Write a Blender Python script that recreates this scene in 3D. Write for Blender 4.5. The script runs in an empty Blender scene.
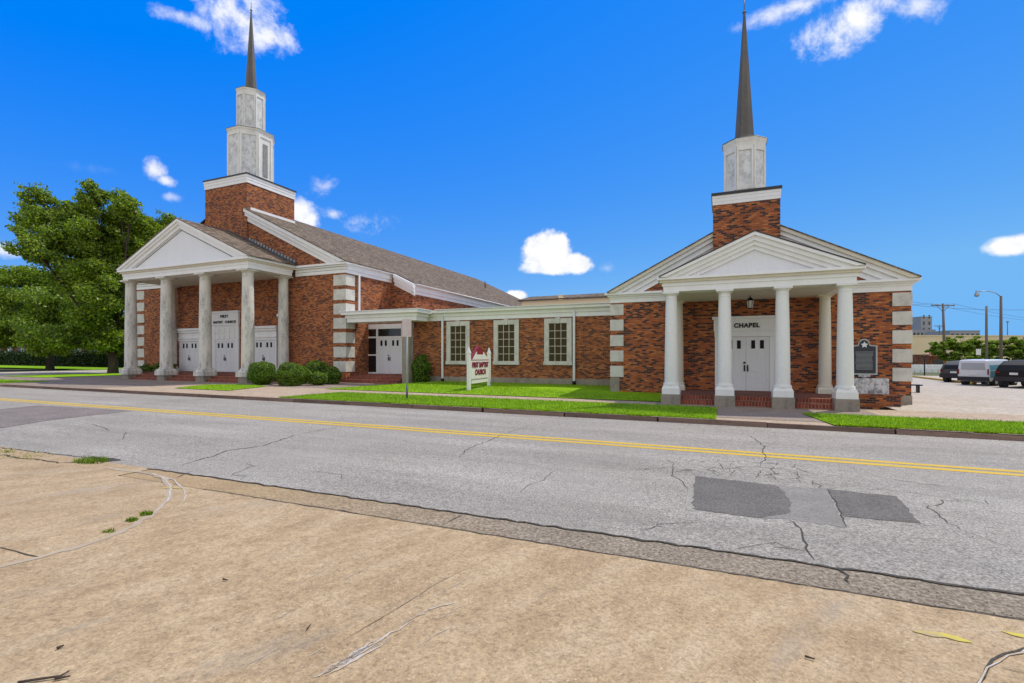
import bpy, math, random
from mathutils import Vector, Matrix
random.seed(7)
R = math.radians
scene = bpy.context.scene
col = scene.collection

# ------------------------------------------------------------------ camera model
FPX, YAW, YH, CAMH = 492.4, 0.39814, 357.0, 2.0
SN, CS = math.sin(YAW), math.cos(YAW)
def gz(x): return -0.0045 * (x + 8.0)                    # the street falls gently to the right
def ray(px, py):
    u = (px - 512) / FPX; v = (YH - py) / FPX
    return Vector((-SN + u * CS, CS + u * SN, v))
def gp(px, py, off=0.0):                                   # point of the ground seen at a pixel
    d = ray(px, py); z = off; p = None
    for _ in range(25):
        t = (z - CAMH) / d.z
        p = Vector((d.x * t, d.y * t, z)); z = off + gz(p.x)
    return p

# ------------------------------------------------------------------ mesh helpers
def new_obj(name, me, parent=None):
    o = bpy.data.objects.new(name, me); col.objects.link(o)
    if parent is not None: o.parent = parent
    return o
def wloc(o):
    v = Vector((0, 0, 0))
    while o is not None:
        v += o.location; o = o.parent
    return v
def auto_uv(me):
    uvl = me.uv_layers.new(name='UVMap')
    Z = Vector((0, 0, 1))
    for p in me.polygons:
        n = p.normal
        if abs(n.z) > 0.93: t = Vector((1, 0, 0)); b = Vector((0, 1, 0))
        else:
            t = Z.cross(n).normalized(); b = n.cross(t)
        for li in p.loop_indices:
            c = me.vertices[me.loops[li].vertex_index].co
            uvl.data[li].uv = (c.dot(t), c.dot(b))
class MB:
    def __init__(s): s.v = []; s.f = []; s.sm = []
    def add(s, vs, fs, smooth=False):
        o = len(s.v); s.v += [tuple(v) for v in vs]
        for f in fs: s.f.append(tuple(i + o for i in f)); s.sm.append(smooth)
        return s
    def box(s, x0, y0, z0, x1, y1, z1):
        return s.add([(x0,y0,z0),(x1,y0,z0),(x1,y1,z0),(x0,y1,z0),(x0,y0,z1),(x1,y0,z1),(x1,y1,z1),(x0,y1,z1)],
                     [(0,3,2,1),(4,5,6,7),(0,1,5,4),(1,2,6,5),(2,3,7,6),(3,0,4,7)])
    def cbox(s, cx, cy, z0, wx, wy, h): return s.box(cx-wx/2, cy-wy/2, z0, cx+wx/2, cy+wy/2, z0+h)
    def frustum(s, cx, cy, z0, w0, z1, w1):
        a, b = w0/2, w1/2
        return s.add([(cx-a,cy-a,z0),(cx+a,cy-a,z0),(cx+a,cy+a,z0),(cx-a,cy+a,z0),(cx-b,cy-b,z1),(cx+b,cy-b,z1),(cx+b,cy+b,z1),(cx-b,cy+b,z1)],
                     [(0,3,2,1),(4,5,6,7),(0,1,5,4),(1,2,6,5),(2,3,7,6),(3,0,4,7)])
    def xz(s, poly, y0, y1):                                # polygon in x,z (counter-clockwise seen from -y) extruded in y
        n = len(poly)
        vs = [(x, y0, z) for x, z in poly] + [(x, y1, z) for x, z in poly]
        fs = [tuple(range(n)), tuple(range(2*n-1, n-1, -1))]
        for i in range(n):
            j = (i+1) % n; fs.append((j, i, i+n, j+n))
        return s.add(vs, fs)
    def xy(s, poly, z0, z1):                                # polygon in x,y extruded in z
        n = len(poly)
        vs = [(x, y, z0) for x, y in poly] + [(x, y, z1) for x, y in poly]
        fs = [tuple(range(n-1, -1, -1)), tuple(range(n, 2*n))]
        for i in range(n):
            j = (i+1) % n; fs.append((i, j, j+n, i+n))
        return s.add(vs, fs)
    def lathe(s, cx, cy, prof, n=24, smooth=True, caps=True, rot=0.0):
        vs = []; fs = []
        for r, z in prof:
            for k in range(n):
                a = 2*math.pi*k/n + rot; vs.append((cx+r*math.cos(a), cy+r*math.sin(a), z))
        for i in range(len(prof)-1):
            for k in range(n):
                j = (k+1) % n; fs.append((i*n+k, i*n+j, (i+1)*n+j, (i+1)*n+k))
        s.add(vs, fs, smooth)
        if caps:
            m = len(prof)-1
            s.add(vs[:n], [tuple(range(n-1, -1, -1))]); s.add(vs[m*n:], [tuple(range(n))])
        return s
    def tube(s, pts, r, n=8, r1=None):
        pts = [Vector(p) for p in pts]; m = len(pts); vs = []; fs = []
        for i, p in enumerate(pts):
            d = (pts[min(i+1, m-1)] - pts[max(i-1, 0)]).normalized()
            a = d.cross(Vector((0, 0, 1)) if abs(d.z) < 0.9 else Vector((1, 0, 0))).normalized(); b = d.cross(a)
            rr = r if r1 is None else r + (r1-r)*i/(m-1)
            for k in range(n):
                t = 2*math.pi*k/n; vs.append(p + a*(rr*math.cos(t)) + b*(rr*math.sin(t)))
        for i in range(m-1):
            for k in range(n):
                j = (k+1) % n; fs.append((i*n+k, (i+1)*n+k, (i+1)*n+j, i*n+j))
        fs.append(tuple(range(n))); fs.append(tuple(range((m-1)*n+n-1, (m-1)*n-1, -1)))
        return s.add(vs, fs, True)
    def quad(s, a, b, c, d): return s.add([a, b, c, d], [(0, 1, 2, 3)])
    def build(s, name, mat, parent=None, world=True, uv=True):
        off = wloc(parent) if (parent is not None and world) else Vector((0, 0, 0))
        me = bpy.data.meshes.new(name)
        me.from_pydata([(v[0]-off.x, v[1]-off.y, v[2]-off.z) for v in s.v], [], s.f)
        me.polygons.foreach_set('use_smooth', s.sm)
        me.update()
        if uv: auto_uv(me)
        if mat: me.materials.append(mat)
        return new_obj(name, me, parent)
def tag(o, label, cat, group=None, kind=None):
    if label: o['label'] = label
    if cat: o['category'] = cat
    if group: o['group'] = group
    if kind: o['kind'] = kind
    return o
def thing(name, label, cat, loc, rz=0.0, group=None):
    o = bpy.data.objects.new(name, None); col.objects.link(o); o.empty_display_size = 0.3
    o.location = loc; o.rotation_euler = (0, 0, rz)
    return tag(o, label, cat, group)
def copy_tree(o, parent=None):
    c = o.copy(); col.objects.link(c)
    if parent is not None: c.parent = parent
    for ch in list(o.children): copy_tree(ch, c)
    return c
def struct(o): o['kind'] = 'structure'; return o

# ------------------------------------------------------------------ materials
def mat(name):
    m = bpy.data.materials.new(name); m.use_nodes = True
    nt = m.node_tree; b = nt.nodes['Principled BSDF']
    return m, nt, b
def nd(nt, t, **kw):
    n = nt.nodes.new(t)
    for k, v in kw.items():
        if hasattr(n, k) and not isinstance(v, dict): setattr(n, k, v)
    return n
def rampn(nt, fac, stops, interp='LINEAR'):
    r = nt.nodes.new('ShaderNodeValToRGB'); r.color_ramp.interpolation = interp
    el = r.color_ramp.elements
    while len(el) < len(stops): el.new(0.5)
    for e, (p, c) in zip(el, stops):
        e.position = p; e.color = (c[0], c[1], c[2], 1) if not isinstance(c, (int, float)) else (c, c, c, 1)
    nt.links.new(fac, r.inputs['Fac']); return r.outputs['Color']
def mixc(nt, fac, a, b, mode='MIX'):
    m = nt.nodes.new('ShaderNodeMix'); m.data_type = 'RGBA'; m.blend_type = mode
    for s, v in ((m.inputs[0], fac), (m.inputs[6], a), (m.inputs[7], b)):
        if hasattr(v, 'is_linked') or hasattr(v, 'links'): nt.links.new(v, s)
        elif isinstance(v, (int, float)): s.default_value = v
        else: s.default_value = (v[0], v[1], v[2], 1)
    return m.outputs[2]
def coords(nt, kind='Object', scale=(1, 1, 1), rot=(0, 0, 0)):
    tc = nt.nodes.new('ShaderNodeTexCoord'); mp = nt.nodes.new('ShaderNodeMapping')
    mp.inputs['Scale'].default_value = scale; mp.inputs['Rotation'].default_value = rot
    nt.links.new(tc.outputs[kind], mp.inputs['Vector']); return mp.outputs['Vector']
def coords_rot(nt, ang, along_scale, across_scale):
    tc = nt.nodes.new('ShaderNodeTexCoord'); mp = nt.nodes.new('ShaderNodeMapping'); mp.vector_type = 'TEXTURE'
    mp.inputs['Rotation'].default_value = (0, 0, ang); mp.inputs['Scale'].default_value = (1/along_scale, 1/across_scale, 1)
    nt.links.new(tc.outputs['Object'], mp.inputs['Vector']); return mp.outputs['Vector']
def noise(nt, vec, scale, detail=6, rough=0.6, dist=0.0):
    n = nt.nodes.new('ShaderNodeTexNoise'); n.inputs['Scale'].default_value = scale
    n.inputs['Detail'].default_value = detail; n.inputs['Roughness'].default_value = rough
    n.inputs['Distortion'].default_value = dist
    nt.links.new(vec, n.inputs['Vector']); return n.outputs['Fac']
def bump(nt, b, h, strength=0.3, dist=0.02):
    n = nt.nodes.new('ShaderNodeBump'); n.inputs['Strength'].default_value = strength; n.inputs['Distance'].default_value = dist
    nt.links.new(h, n.inputs['Height']); nt.links.new(n.outputs['Normal'], b.inputs['Normal'])
def math2(nt, op, a, b):
    m = nt.nodes.new('ShaderNodeMath'); m.operation = op
    for s, v in zip(m.inputs, (a, b)):
        if isinstance(v, (int, float)): s.default_value = v
        else: nt.links.new(v, s)
    return m.outputs[0]
def simple(name, c, rough=0.6, metal=0.0, var=0.12, scale=4.0, spec=0.4, bmp=0.0):
    m, nt, b = mat(name)
    v = coords(nt); n = noise(nt, v, scale, 5)
    lo = tuple(x*(1-var) for x in c); hi = tuple(min(1, x*(1+var)) for x in c)
    nt.links.new(rampn(nt, n, [(0.3, lo), (0.7, hi)]), b.inputs['Base Color'])
    b.inputs['Roughness'].default_value = rough; b.inputs['Metallic'].default_value = metal
    b.inputs['Specular IOR Level'].default_value = spec
    if bmp: bump(nt, b, n, bmp, 0.01)
    return m
def brick(name, stops, mortar, bw=0.225, bh=0.078, dark=0.5, msize=0.009):
    m, nt, b = mat(name)
    uv = coords(nt, 'UV')
    br = nt.nodes.new('ShaderNodeTexBrick'); nt.links.new(uv, br.inputs['Vector'])
    br.inputs['Scale'].default_value = 1; br.inputs['Brick Width'].default_value = bw; br.inputs['Row Height'].default_value = bh
    br.inputs['Mortar Size'].default_value = msize; br.inputs['Mortar Smooth'].default_value = 0.2
    br.inputs['Color1'].default_value = (0, 0, 0, 1); br.inputs['Color2'].default_value = (1, 1, 1, 1); br.inputs['Mortar'].default_value = (0.5, 0.5, 0.5, 1)
    br.inputs['Bias'].default_value = 0
    sep = nt.nodes.new('ShaderNodeSeparateColor'); nt.links.new(br.outputs['Color'], sep.inputs['Color'])
    big = noise(nt, coords(nt, 'UV', (0.7, 1.3, 1)), 1.6, 4, 0.6)
    shifted = math2(nt, 'ADD', sep.outputs[0], math2(nt, 'MULTIPLY', math2(nt, 'SUBTRACT', big, 0.5), dark))
    c = rampn(nt, shifted, stops)
    fine = noise(nt, uv, 30, 3)
    c = mixc(nt, 0.35, c, rampn(nt, fine, [(0.3, 0.55), (0.75, 1.25)]), 'MULTIPLY')
    c = mixc(nt, br.outputs['Fac'], c, mortar)
    soil = noise(nt, coords(nt, 'Object', (1, 1, 0.35)), 0.5, 6, 0.65)
    c = mixc(nt, 0.5, c, rampn(nt, soil, [(0.3, 0.7), (0.6, 1.05)]), 'MULTIPLY')
    nt.links.new(c, b.inputs['Base Color']); b.inputs['Roughness'].default_value = 0.85; b.inputs['Specular IOR Level'].default_value = 0.2
    bump(nt, b, math2(nt, 'SUBTRACT', 1.0, br.outputs['Fac']), 0.4, 0.008)
    return m
def weathered(name, c, stain, amount=0.5, vscale=(1.5, 1.5, 0.25), scale=1.2, rough=0.6, lo=0.45, hi=0.7):
    m, nt, b = mat(name)
    n = noise(nt, coords(nt, 'Object', vscale), scale, 8, 0.68)
    f = noise(nt, coords(nt), 9, 6, 0.7)
    k = rampn(nt, n, [(lo, 0.0), (hi, 1.0)])
    k2 = mixc(nt, 1.0, k, rampn(nt, f, [(0.35, 0.25), (0.65, 1.0)]), 'MULTIPLY')
    sc = nt.nodes.new('ShaderNodeSeparateColor'); nt.links.new(k2, sc.inputs['Color'])
    cc = mixc(nt, math2(nt, 'MULTIPLY', sc.outputs[0], amount), c, stain)
    cc = mixc(nt, 0.25, cc, rampn(nt, f, [(0.3, 0.75), (0.7, 1.1)]), 'MULTIPLY')
    nt.links.new(cc, b.inputs['Base Color']); b.inputs['Roughness'].default_value = rough
    b.inputs['Specular IOR Level'].default_value = 0.3
    bump(nt, b, f, 0.12, 0.01)
    return m

BR_STOPS_M = [(0.0, (0.06, 0.028, 0.022)), (0.2, (0.12, 0.044, 0.026)), (0.36, (0.29, 0.078, 0.024)), (0.7, (0.42, 0.125, 0.034)), (1.0, (0.56, 0.21, 0.06))]
BR_STOPS_C = [(0.0, (0.045, 0.030, 0.030)), (0.28, (0.085, 0.038, 0.03)), (0.36, (0.34, 0.082, 0.024)), (0.7, (0.48, 0.128, 0.034)), (1.0, (0.62, 0.22, 0.062))]
M = {}
M['brick_main'] = brick('mottled_brick', BR_STOPS_M, (0.28, 0.165, 0.12), dark=0.95)
M['brick_chapel'] = brick('orange_brick', BR_STOPS_C, (0.20, 0.115, 0.08), dark=0.6, msize=0.012)
M['brick_step'] = brick('step_brick', [(0.0, (0.16, 0.04, 0.025)), (1.0, (0.30, 0.075, 0.04))], (0.30, 0.19, 0.15), bw=0.11, bh=0.2, dark=0.2)
M['brick_floor'] = brick('floor_brick', [(0.0, (0.14, 0.045, 0.03)), (1.0, (0.24, 0.075, 0.045))], (0.22, 0.15, 0.12), bw=0.2, bh=0.1, dark=0.3)
M['white'] = weathered('white_paint', (0.86, 0.85, 0.835), (0.50, 0.46, 0.39), 0.28, rough=0.5)
M['cream'] = weathered('yellowed_paint', (0.70, 0.63, 0.50), (0.45, 0.39, 0.29), 0.4, rough=0.6)  # white trim tinted: tan shading and bounce under the crown put into the colour
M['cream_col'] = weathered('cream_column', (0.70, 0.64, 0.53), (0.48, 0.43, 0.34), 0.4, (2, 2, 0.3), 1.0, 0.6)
M['door_white'] = weathered('door_paint', (0.78, 0.78, 0.79), (0.55, 0.54, 0.52), 0.2, rough=0.4)
M['steeple'] = weathered('steeple_paint', (0.82, 0.80, 0.75), (0.36, 0.35, 0.32), 0.5, (1.2, 1.2, 0.5), 1.8, 0.6, 0.42, 0.66)
M['steeple_dirty'] = weathered('mottled_steeple_panel', (0.76, 0.76, 0.74), (0.25, 0.26, 0.27), 0.8, (1.2, 1.2, 0.8), 2.6, 0.7, 0.43, 0.6)
M['stone_col'] = weathered('weathered_column_stone', (0.68, 0.645, 0.57), (0.15, 0.165, 0.17), 0.95, (1.6, 1.6, 0.45), 1.3, 0.7, 0.46, 0.62)
M['white_col'] = weathered('column_paint', (0.78, 0.77, 0.74), (0.55, 0.54, 0.50), 0.35, (2, 2, 0.3), 1.0, 0.5)
M['quoin'] = weathered('limestone', (0.66, 0.635, 0.56), (0.30, 0.30, 0.28), 0.8, (1, 1, 0.8), 1.6, 0.8, 0.42, 0.68)
M['concrete_blk'] = weathered('stained_concrete', (0.34, 0.29, 0.23), (0.11, 0.10, 0.09), 0.8, (1, 1, 0.6), 1.8, 0.85, 0.4, 0.65)
M['granite'] = weathered('mottled_granite', (0.62, 0.61, 0.60), (0.10, 0.10, 0.11), 1.0, (1.6, 1, 1), 4.5, 0.6, 0.46, 0.56)
M['trim_dark'] = simple('dark_cap_metal', (0.035, 0.033, 0.032), 0.5)
M['flash'] = simple('lead_flashing', (0.09, 0.10, 0.11), 0.5, 0.3, 0.4, 6)
M['flash_lt'] = simple('pale_flashing', (0.34, 0.36, 0.37), 0.5, 0.2, 0.3, 6)
M['spire'] = weathered('spire_metal', (0.15, 0.135, 0.115), (0.05, 0.045, 0.042), 0.8, (2, 2, 0.25), 1.5, 0.5, 0.4, 0.65)
M['black'] = simple('black_letters', (0.015, 0.014, 0.014), 0.5)
M['iron'] = simple('black_iron', (0.02, 0.02, 0.02), 0.45, 0.6)
M['gutter_metal'] = simple('gutter_metal', (0.72, 0.73, 0.73), 0.4, 0.0, 0.06)
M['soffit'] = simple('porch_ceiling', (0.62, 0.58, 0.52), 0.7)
M['beige'] = weathered('beige_render', (0.80, 0.66, 0.42), (0.55, 0.43, 0.27), 0.4, (0.3, 0.3, 0.6), 0.6, 0.85)
M['grey_conc'] = weathered('grey_facade', (0.34, 0.34, 0.35), (0.2, 0.2, 0.21), 0.5, (0.2, 0.2, 0.2), 0.6, 0.9)
M['wood_pole'] = weathered('pole_wood', (0.20, 0.16, 0.12), (0.08, 0.065, 0.05), 0.8, (8, 8, 0.5), 1.0, 0.9)
M['wire'] = simple('wire', (0.05, 0.05, 0.055), 0.6)
M['steel_grey'] = simple('galvanised', (0.40, 0.41, 0.42), 0.45, 0.5)
M['bark'] = weathered('bark', (0.075, 0.055, 0.04), (0.025, 0.02, 0.016), 0.9, (5, 5, 0.8), 1.5, 0.95)
M['tyre'] = simple('tyre', (0.02, 0.02, 0.02), 0.85)
M['louvre'] = simple('grey_louvre', (0.42, 0.42, 0.41), 0.7)
M['rim'] = simple('wheel_rim', (0.45, 0.46, 0.47), 0.35, 0.7)
M['red'] = simple('red_paint', (0.26, 0.02, 0.03), 0.5)
M['maroon'] = simple('maroon_letters', (0.22, 0.012, 0.04), 0.5)
M['sign_white'] = weathered('sign_board_white', (0.78, 0.76, 0.74), (0.5, 0.45, 0.42), 0.3, rough=0.5)
M['yellow'] = weathered('yellow_marking', (0.62, 0.40, 0.03), (0.34, 0.27, 0.12), 0.55, (1, 1, 1), 2.0, 0.8, 0.45, 0.7)
M['yellow_spray'] = weathered('yellow_spray_mark', (0.58, 0.47, 0.07), (0.42, 0.31, 0.16), 1.0, (1, 1, 1), 9.0, 0.8, 0.40, 0.58)
M['interior'] = simple('amber_blind', (0.20, 0.125, 0.05), 0.8, 0, 0.5, 2.0)
def glass_mat(name, c, rough=0.08):
    m, nt, b = mat(name); b.inputs['Base Color'].default_value = (*c, 1); b.inputs['Roughness'].default_value = rough
    b.inputs['Specular IOR Level'].default_value = 0.6 if rough < 0.3 else 0.15; return m
M['glass'] = glass_mat('dark_glass', (0.015, 0.016, 0.018), 0.16)
M['door_glass'] = glass_mat('door_light_glass', (0.01, 0.01, 0.011), 0.4)
M['muntin'] = simple('window_bars', (0.50, 0.45, 0.33), 0.6)
M['glass_amber'] = glass_mat('amber_window', (0.06, 0.042, 0.016), 0.35)
M['carglass'] = glass_mat('car_glass', (0.022, 0.022, 0.022), 0.35)
M['carglass_lt'] = glass_mat('pale_car_glass', (0.40, 0.42, 0.44), 0.35)
def paint(name, c, rough=0.25):
    m, nt, b = mat(name); n = noise(nt, coords(nt), 3, 3)
    nt.links.new(rampn(nt, n, [(0.3, tuple(x*.92 for x in c)), (0.7, c)]), b.inputs['Base Color'])
    b.inputs['Roughness'].default_value = rough; b.inputs['Specular IOR Level'].default_value = 0.12; b.inputs['Coat Weight'].default_value = 0.0; return m
M['car_white'] = paint('white_car_paint', (0.70, 0.72, 0.74))
M['car_teal'] = paint('teal_wrap', (0.10, 0.34, 0.38), 0.35)
M['car_grey'] = paint('grey_car_paint', (0.085, 0.082, 0.08), 0.6)
M['car_black'] = paint('black_car_paint', (0.022, 0.021, 0.02), 0.6)
M['car_silver'] = paint('silver_car_paint', (0.5, 0.52, 0.54))
M['plastic'] = simple('black_plastic', (0.025, 0.025, 0.027), 0.6)
M['taillight'] = simple('red_lens', (0.16, 0.01, 0.008), 0.3)
M['plate'] = simple('number_plate', (0.7, 0.7, 0.7), 0.4)

# roof shingles
def shingle():
    m, nt, b = mat('brown_shingles'); uv = coords(nt, 'UV')
    br = nt.nodes.new('ShaderNodeTexBrick'); nt.links.new(uv, br.inputs['Vector'])
    br.inputs['Scale'].default_value = 1; br.inputs['Brick Width'].default_value = 0.32; br.inputs['Row Height'].default_value = 0.16
    br.inputs['Mortar Size'].default_value = 0.012; br.inputs['Color1'].default_value = (0, 0, 0, 1); br.inputs['Color2'].default_value = (1, 1, 1, 1)
    c = rampn(nt, br.outputs['Color'], [(0.0, (0.10, 0.076, 0.054)), (0.5, (0.18, 0.138, 0.10)), (1.0, (0.27, 0.212, 0.158))])
    c = mixc(nt, br.outputs['Fac'], c, (0.07, 0.05, 0.04))
    n = noise(nt, coords(nt, 'UV', (1, 1, 1)), 0.4, 6, 0.65)
    c = mixc(nt, 0.7, c, rampn(nt, n, [(0.3, 0.7), (0.65, 1.15)]), 'MULTIPLY')
    nt.links.new(c, b.inputs['Base Color']); b.inputs['Roughness'].default_value = 0.95; b.inputs['Specular IOR Level'].default_value = 0.1
    bump(nt, b, br.outputs['Color'], 0.4, 0.02); return m
M['shingle'] = shingle()

# ground materials (object coordinates are metres)
def asphalt():
    m, nt, b = mat('worn_asphalt'); v = coords(nt)
    f = noise(nt, v, 38, 4, 0.8); big = noise(nt, coords(nt, 'Object', (0.12, 1.0, 1)), 0.9, 7, 0.65)
    c = rampn(nt, f, [(0.32, (0.11, 0.099, 0.084)), (0.5, (0.34, 0.308, 0.262)), (0.70, (0.60, 0.55, 0.47))])
    vor = nt.nodes.new('ShaderNodeTexVoronoi'); vor.inputs['Scale'].default_value = 55; nt.links.new(v, vor.inputs['Vector'])
    c = mixc(nt, 0.38, c, rampn(nt, vor.outputs['Color'], [(0.15, 0.62), (0.85, 1.3)]), 'MULTIPLY')
    c = mixc(nt, 0.8, c, rampn(nt, big, [(0.32, 0.76), (0.7, 1.14)]), 'MULTIPLY')
    mid_ = noise(nt, v, 9, 6, 0.75)
    c = mixc(nt, 0.8, c, rampn(nt, mid_, [(0.32, (0.74, 0.73, 0.72)), (0.5, (1, 1, 1)), (0.7, (1.14, 1.14, 1.14))]), 'MULTIPLY')
    st = noise(nt, v, 0.35, 5, 0.6)
    c = mixc(nt, 0.6, c, rampn(nt, st, [(0.3, (0.80, 0.78, 0.75)), (0.7, (1.1, 1.1, 1.1))]), 'MULTIPLY')
    nt.links.new(c, b.inputs['Base Color']); b.inputs['Roughness'].default_value = 0.9; b.inputs['Specular IOR Level'].default_value = 0.2
    bump(nt, b, f, 0.5, 0.012); return m
M['asphalt'] = asphalt()
def patchm(name, a, b_, sc=40):
    m, nt, b = mat(name); v = coords(nt); f = noise(nt, v, sc, 4, 0.75); g = noise(nt, v, 1.3, 5)
    c = rampn(nt, f, [(0.3, a), (0.7, b_)]); c = mixc(nt, 0.6, c, rampn(nt, g, [(0.3, 0.75), (0.7, 1.2)]), 'MULTIPLY')
    nt.links.new(c, b.inputs['Base Color']); b.inputs['Roughness'].default_value = 0.92; b.inputs['Specular IOR Level'].default_value = 0.15
    bump(nt, b, f, 0.4, 0.01); return m
M['patch_dark'] = patchm('asphalt_patch_dark', (0.06, 0.053, 0.045), (0.24, 0.217, 0.188))
M['patch_mid'] = patchm('asphalt_patch_mid', (0.15, 0.135, 0.117), (0.34, 0.31, 0.268))
M['patch_left'] = patchm('asphalt_patch_worn', (0.13, 0.107, 0.094), (0.29, 0.245, 0.215), 14)
M['crack'] = patchm('crack_filler', (0.03, 0.026, 0.021), (0.12, 0.105, 0.085))
M['gutter'] = patchm('gutter_concrete', (0.11, 0.08, 0.05), (0.45, 0.35, 0.235), 26)
M['curb'] = weathered('stained_kerb', (0.23, 0.15, 0.115), (0.08, 0.055, 0.045), 0.8, (0.6, 1, 3), 2.0, 0.9, 0.4, 0.65)
def kerbm():
    m = M['curb']; nt = m.node_tree; b = nt.nodes['Principled BSDF']; src = b.inputs['Base Color'].links[0].from_socket
    ge = nt.nodes.new('ShaderNodeNewGeometry')
    c = mixc(nt, 1.0, src, rampn(nt, ge.outputs['Random Per Island'], [(0, (0.7, 0.7, 0.7)), (1, (1.25, 1.25, 1.25))]), 'MULTIPLY')
    nt.links.new(c, b.inputs['Base Color'])
kerbm()
M['curb_top'] = weathered('kerb_top', (0.40, 0.32, 0.25), (0.2, 0.15, 0.12), 0.7, (0.6, 1, 1), 2.0, 0.9)
def gutterm():
    m, nt, b = mat('gutter_concrete_tan_to_gravel'); v = coords(nt)
    f = noise(nt, v, 26, 4, 0.75); g = noise(nt, v, 1.5, 6, 0.7)
    a_ = rampn(nt, f, [(0.3, (0.25, 0.17, 0.09)), (0.5, (0.40, 0.28, 0.15)), (0.7, (0.48, 0.36, 0.21))])
    b_ = rampn(nt, f, [(0.3, (0.10, 0.075, 0.05)), (0.5, (0.26, 0.21, 0.15)), (0.72, (0.50, 0.42, 0.31))])
    sx = nt.nodes.new('ShaderNodeSeparateXYZ'); nt.links.new(v, sx.inputs[0])
    mr = nt.nodes.new('ShaderNodeMapRange'); mr.inputs['From Min'].default_value = -5.5; mr.inputs['From Max'].default_value = -1.0
    nt.links.new(math2(nt, 'ADD', sx.outputs[0], math2(nt, 'MULTIPLY', g, 2.0)), mr.inputs['Value'])
    c = mixc(nt, mr.outputs[0], a_, b_); c = mixc(nt, 0.7, c, rampn(nt, g, [(0.3, 0.72), (0.7, 1.12)]), 'MULTIPLY')
    nt.links.new(c, b.inputs['Base Color']); b.inputs['Roughness'].default_value = 0.92; b.inputs['Specular IOR Level'].default_value = 0.15
    bump(nt, b, f, 0.5, 0.012); return m
M['gutter_run'] = gutterm()
def concrete(name, lo, mid, hi, rotz=1.2, stretch=0.5, grit=26.0, crack=False):
    m, nt, b = mat(name); v = coords(nt)
    f = noise(nt, v, grit, 6, 0.75)
    s1 = noise(nt, coords_rot(nt, rotz, stretch, 1.0), 2.2, 9, 0.72)
    s2 = noise(nt, v, 0.45, 6, 0.6)
    c = rampn(nt, s1, [(0.28, lo), (0.5, mid), (0.75, hi)])
    c = mixc(nt, 0.75, c, rampn(nt, s2, [(0.3, (0.90, 0.87, 0.84)), (0.5, (1.0, 0.99, 0.98)), (0.72, (1.05, 1.04, 1.02))]), 'MULTIPLY')
    c = mixc(nt, 0.9, c, rampn(nt, f, [(0.28, (0.52, 0.50, 0.47)), (0.5, (1, 1, 1)), (0.75, (1.28, 1.28, 1.26))]), 'MULTIPLY')
    m2_ = noise(nt, coords_rot(nt, rotz+0.15, 0.85, 1), 11, 8, 0.78)
    c = mixc(nt, 0.8, c, rampn(nt, m2_, [(0.3, (0.68, 0.66, 0.63)), (0.48, (1, 1, 1)), (0.7, (1.2, 1.2, 1.2))]), 'MULTIPLY')
    sp2 = nt.nodes.new('ShaderNodeTexVoronoi'); sp2.inputs['Scale'].default_value = 16; nt.links.new(v, sp2.inputs['Vector'])
    c = mixc(nt, rampn(nt, sp2.outputs['Distance'], [(0.07, 0.5), (0.14, 0.0)]), c, tuple(min(0.7, k*1.35+0.05) for k in hi))
    rust = noise(nt, v, 0.9, 6, 0.7, 0.6)
    c = mixc(nt, 0.55, c, rampn(nt, rust, [(0.28, (0.80, 0.74, 0.66)), (0.44, (1, 1, 1)), (0.62, (1, 1, 1)), (0.74, (1.05, 1.05, 1.05))]), 'MULTIPLY')
    vor = nt.nodes.new('ShaderNodeTexVoronoi'); vor.inputs['Scale'].default_value = 9; nt.links.new(v, vor.inputs['Vector'])
    gv = nt.nodes.new('ShaderNodeTexVoronoi'); gv.inputs['Scale'].default_value = 75; nt.links.new(v, gv.inputs['Vector'])
    c = mixc(nt, 0.55, c, rampn(nt, gv.outputs['Color'], [(0.1, (0.66, 0.65, 0.63)), (0.5, (1, 1, 1)), (0.92, (1.25, 1.25, 1.25))]), 'MULTIPLY')
    dots = rampn(nt, vor.outputs['Distance'], [(0.035, (0.45, 0.42, 0.38)), (0.07, (1, 1, 1))])
    c = mixc(nt, 0.6, c, dots, 'MULTIPLY')
    grey = noise(nt, coords_rot(nt, rotz, 0.3, 1), 0.8, 8, 0.72)
    c = mixc(nt, rampn(nt, grey, [(0.55, 0.0), (0.70, 0.5)]), c, tuple(sum(mid)/3*k for k in (1.12, 1.0, 0.84)))
    nt.links.new(c, b.inputs['Base Color']); b.inputs['Roughness'].default_value = 0.88; b.inputs['Specular IOR Level'].default_value = 0.25
    bump(nt, b, f, 0.35, 0.008); return m
M['apron'] = concrete('tan_concrete', (0.31, 0.215, 0.118), (0.42, 0.302, 0.172), (0.51, 0.395, 0.25))
M['sidewalk'] = concrete('pinkish_pavement', (0.34, 0.25, 0.17), (0.42, 0.32, 0.225), (0.50, 0.40, 0.29), 0, 0.8, 12)
M['forecourt'] = concrete('brown_pavement', (0.20, 0.155, 0.125), (0.27, 0.21, 0.17), (0.34, 0.275, 0.225), 0, 0.6, 12)  # brown paving; its dark tone also holds the shade on the left forecourt
M['lot'] = concrete('pale_lot_concrete', (0.37, 0.312, 0.245), (0.46, 0.40, 0.322), (0.54, 0.48, 0.40), 0, 0.5, 8)
M['lime'] = weathered('lime_streak', (0.55, 0.50, 0.44), (0.44, 0.33, 0.21), 1.0, (1, 1, 1), 9.0, 0.9, 0.35, 0.55)
M['joint_grey'] = weathered('grey_kerb_strip', (0.43, 0.345, 0.245), (0.36, 0.26, 0.15), 0.8, (1, 1, 1), 3.0, 0.9, 0.4, 0.65)
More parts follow.
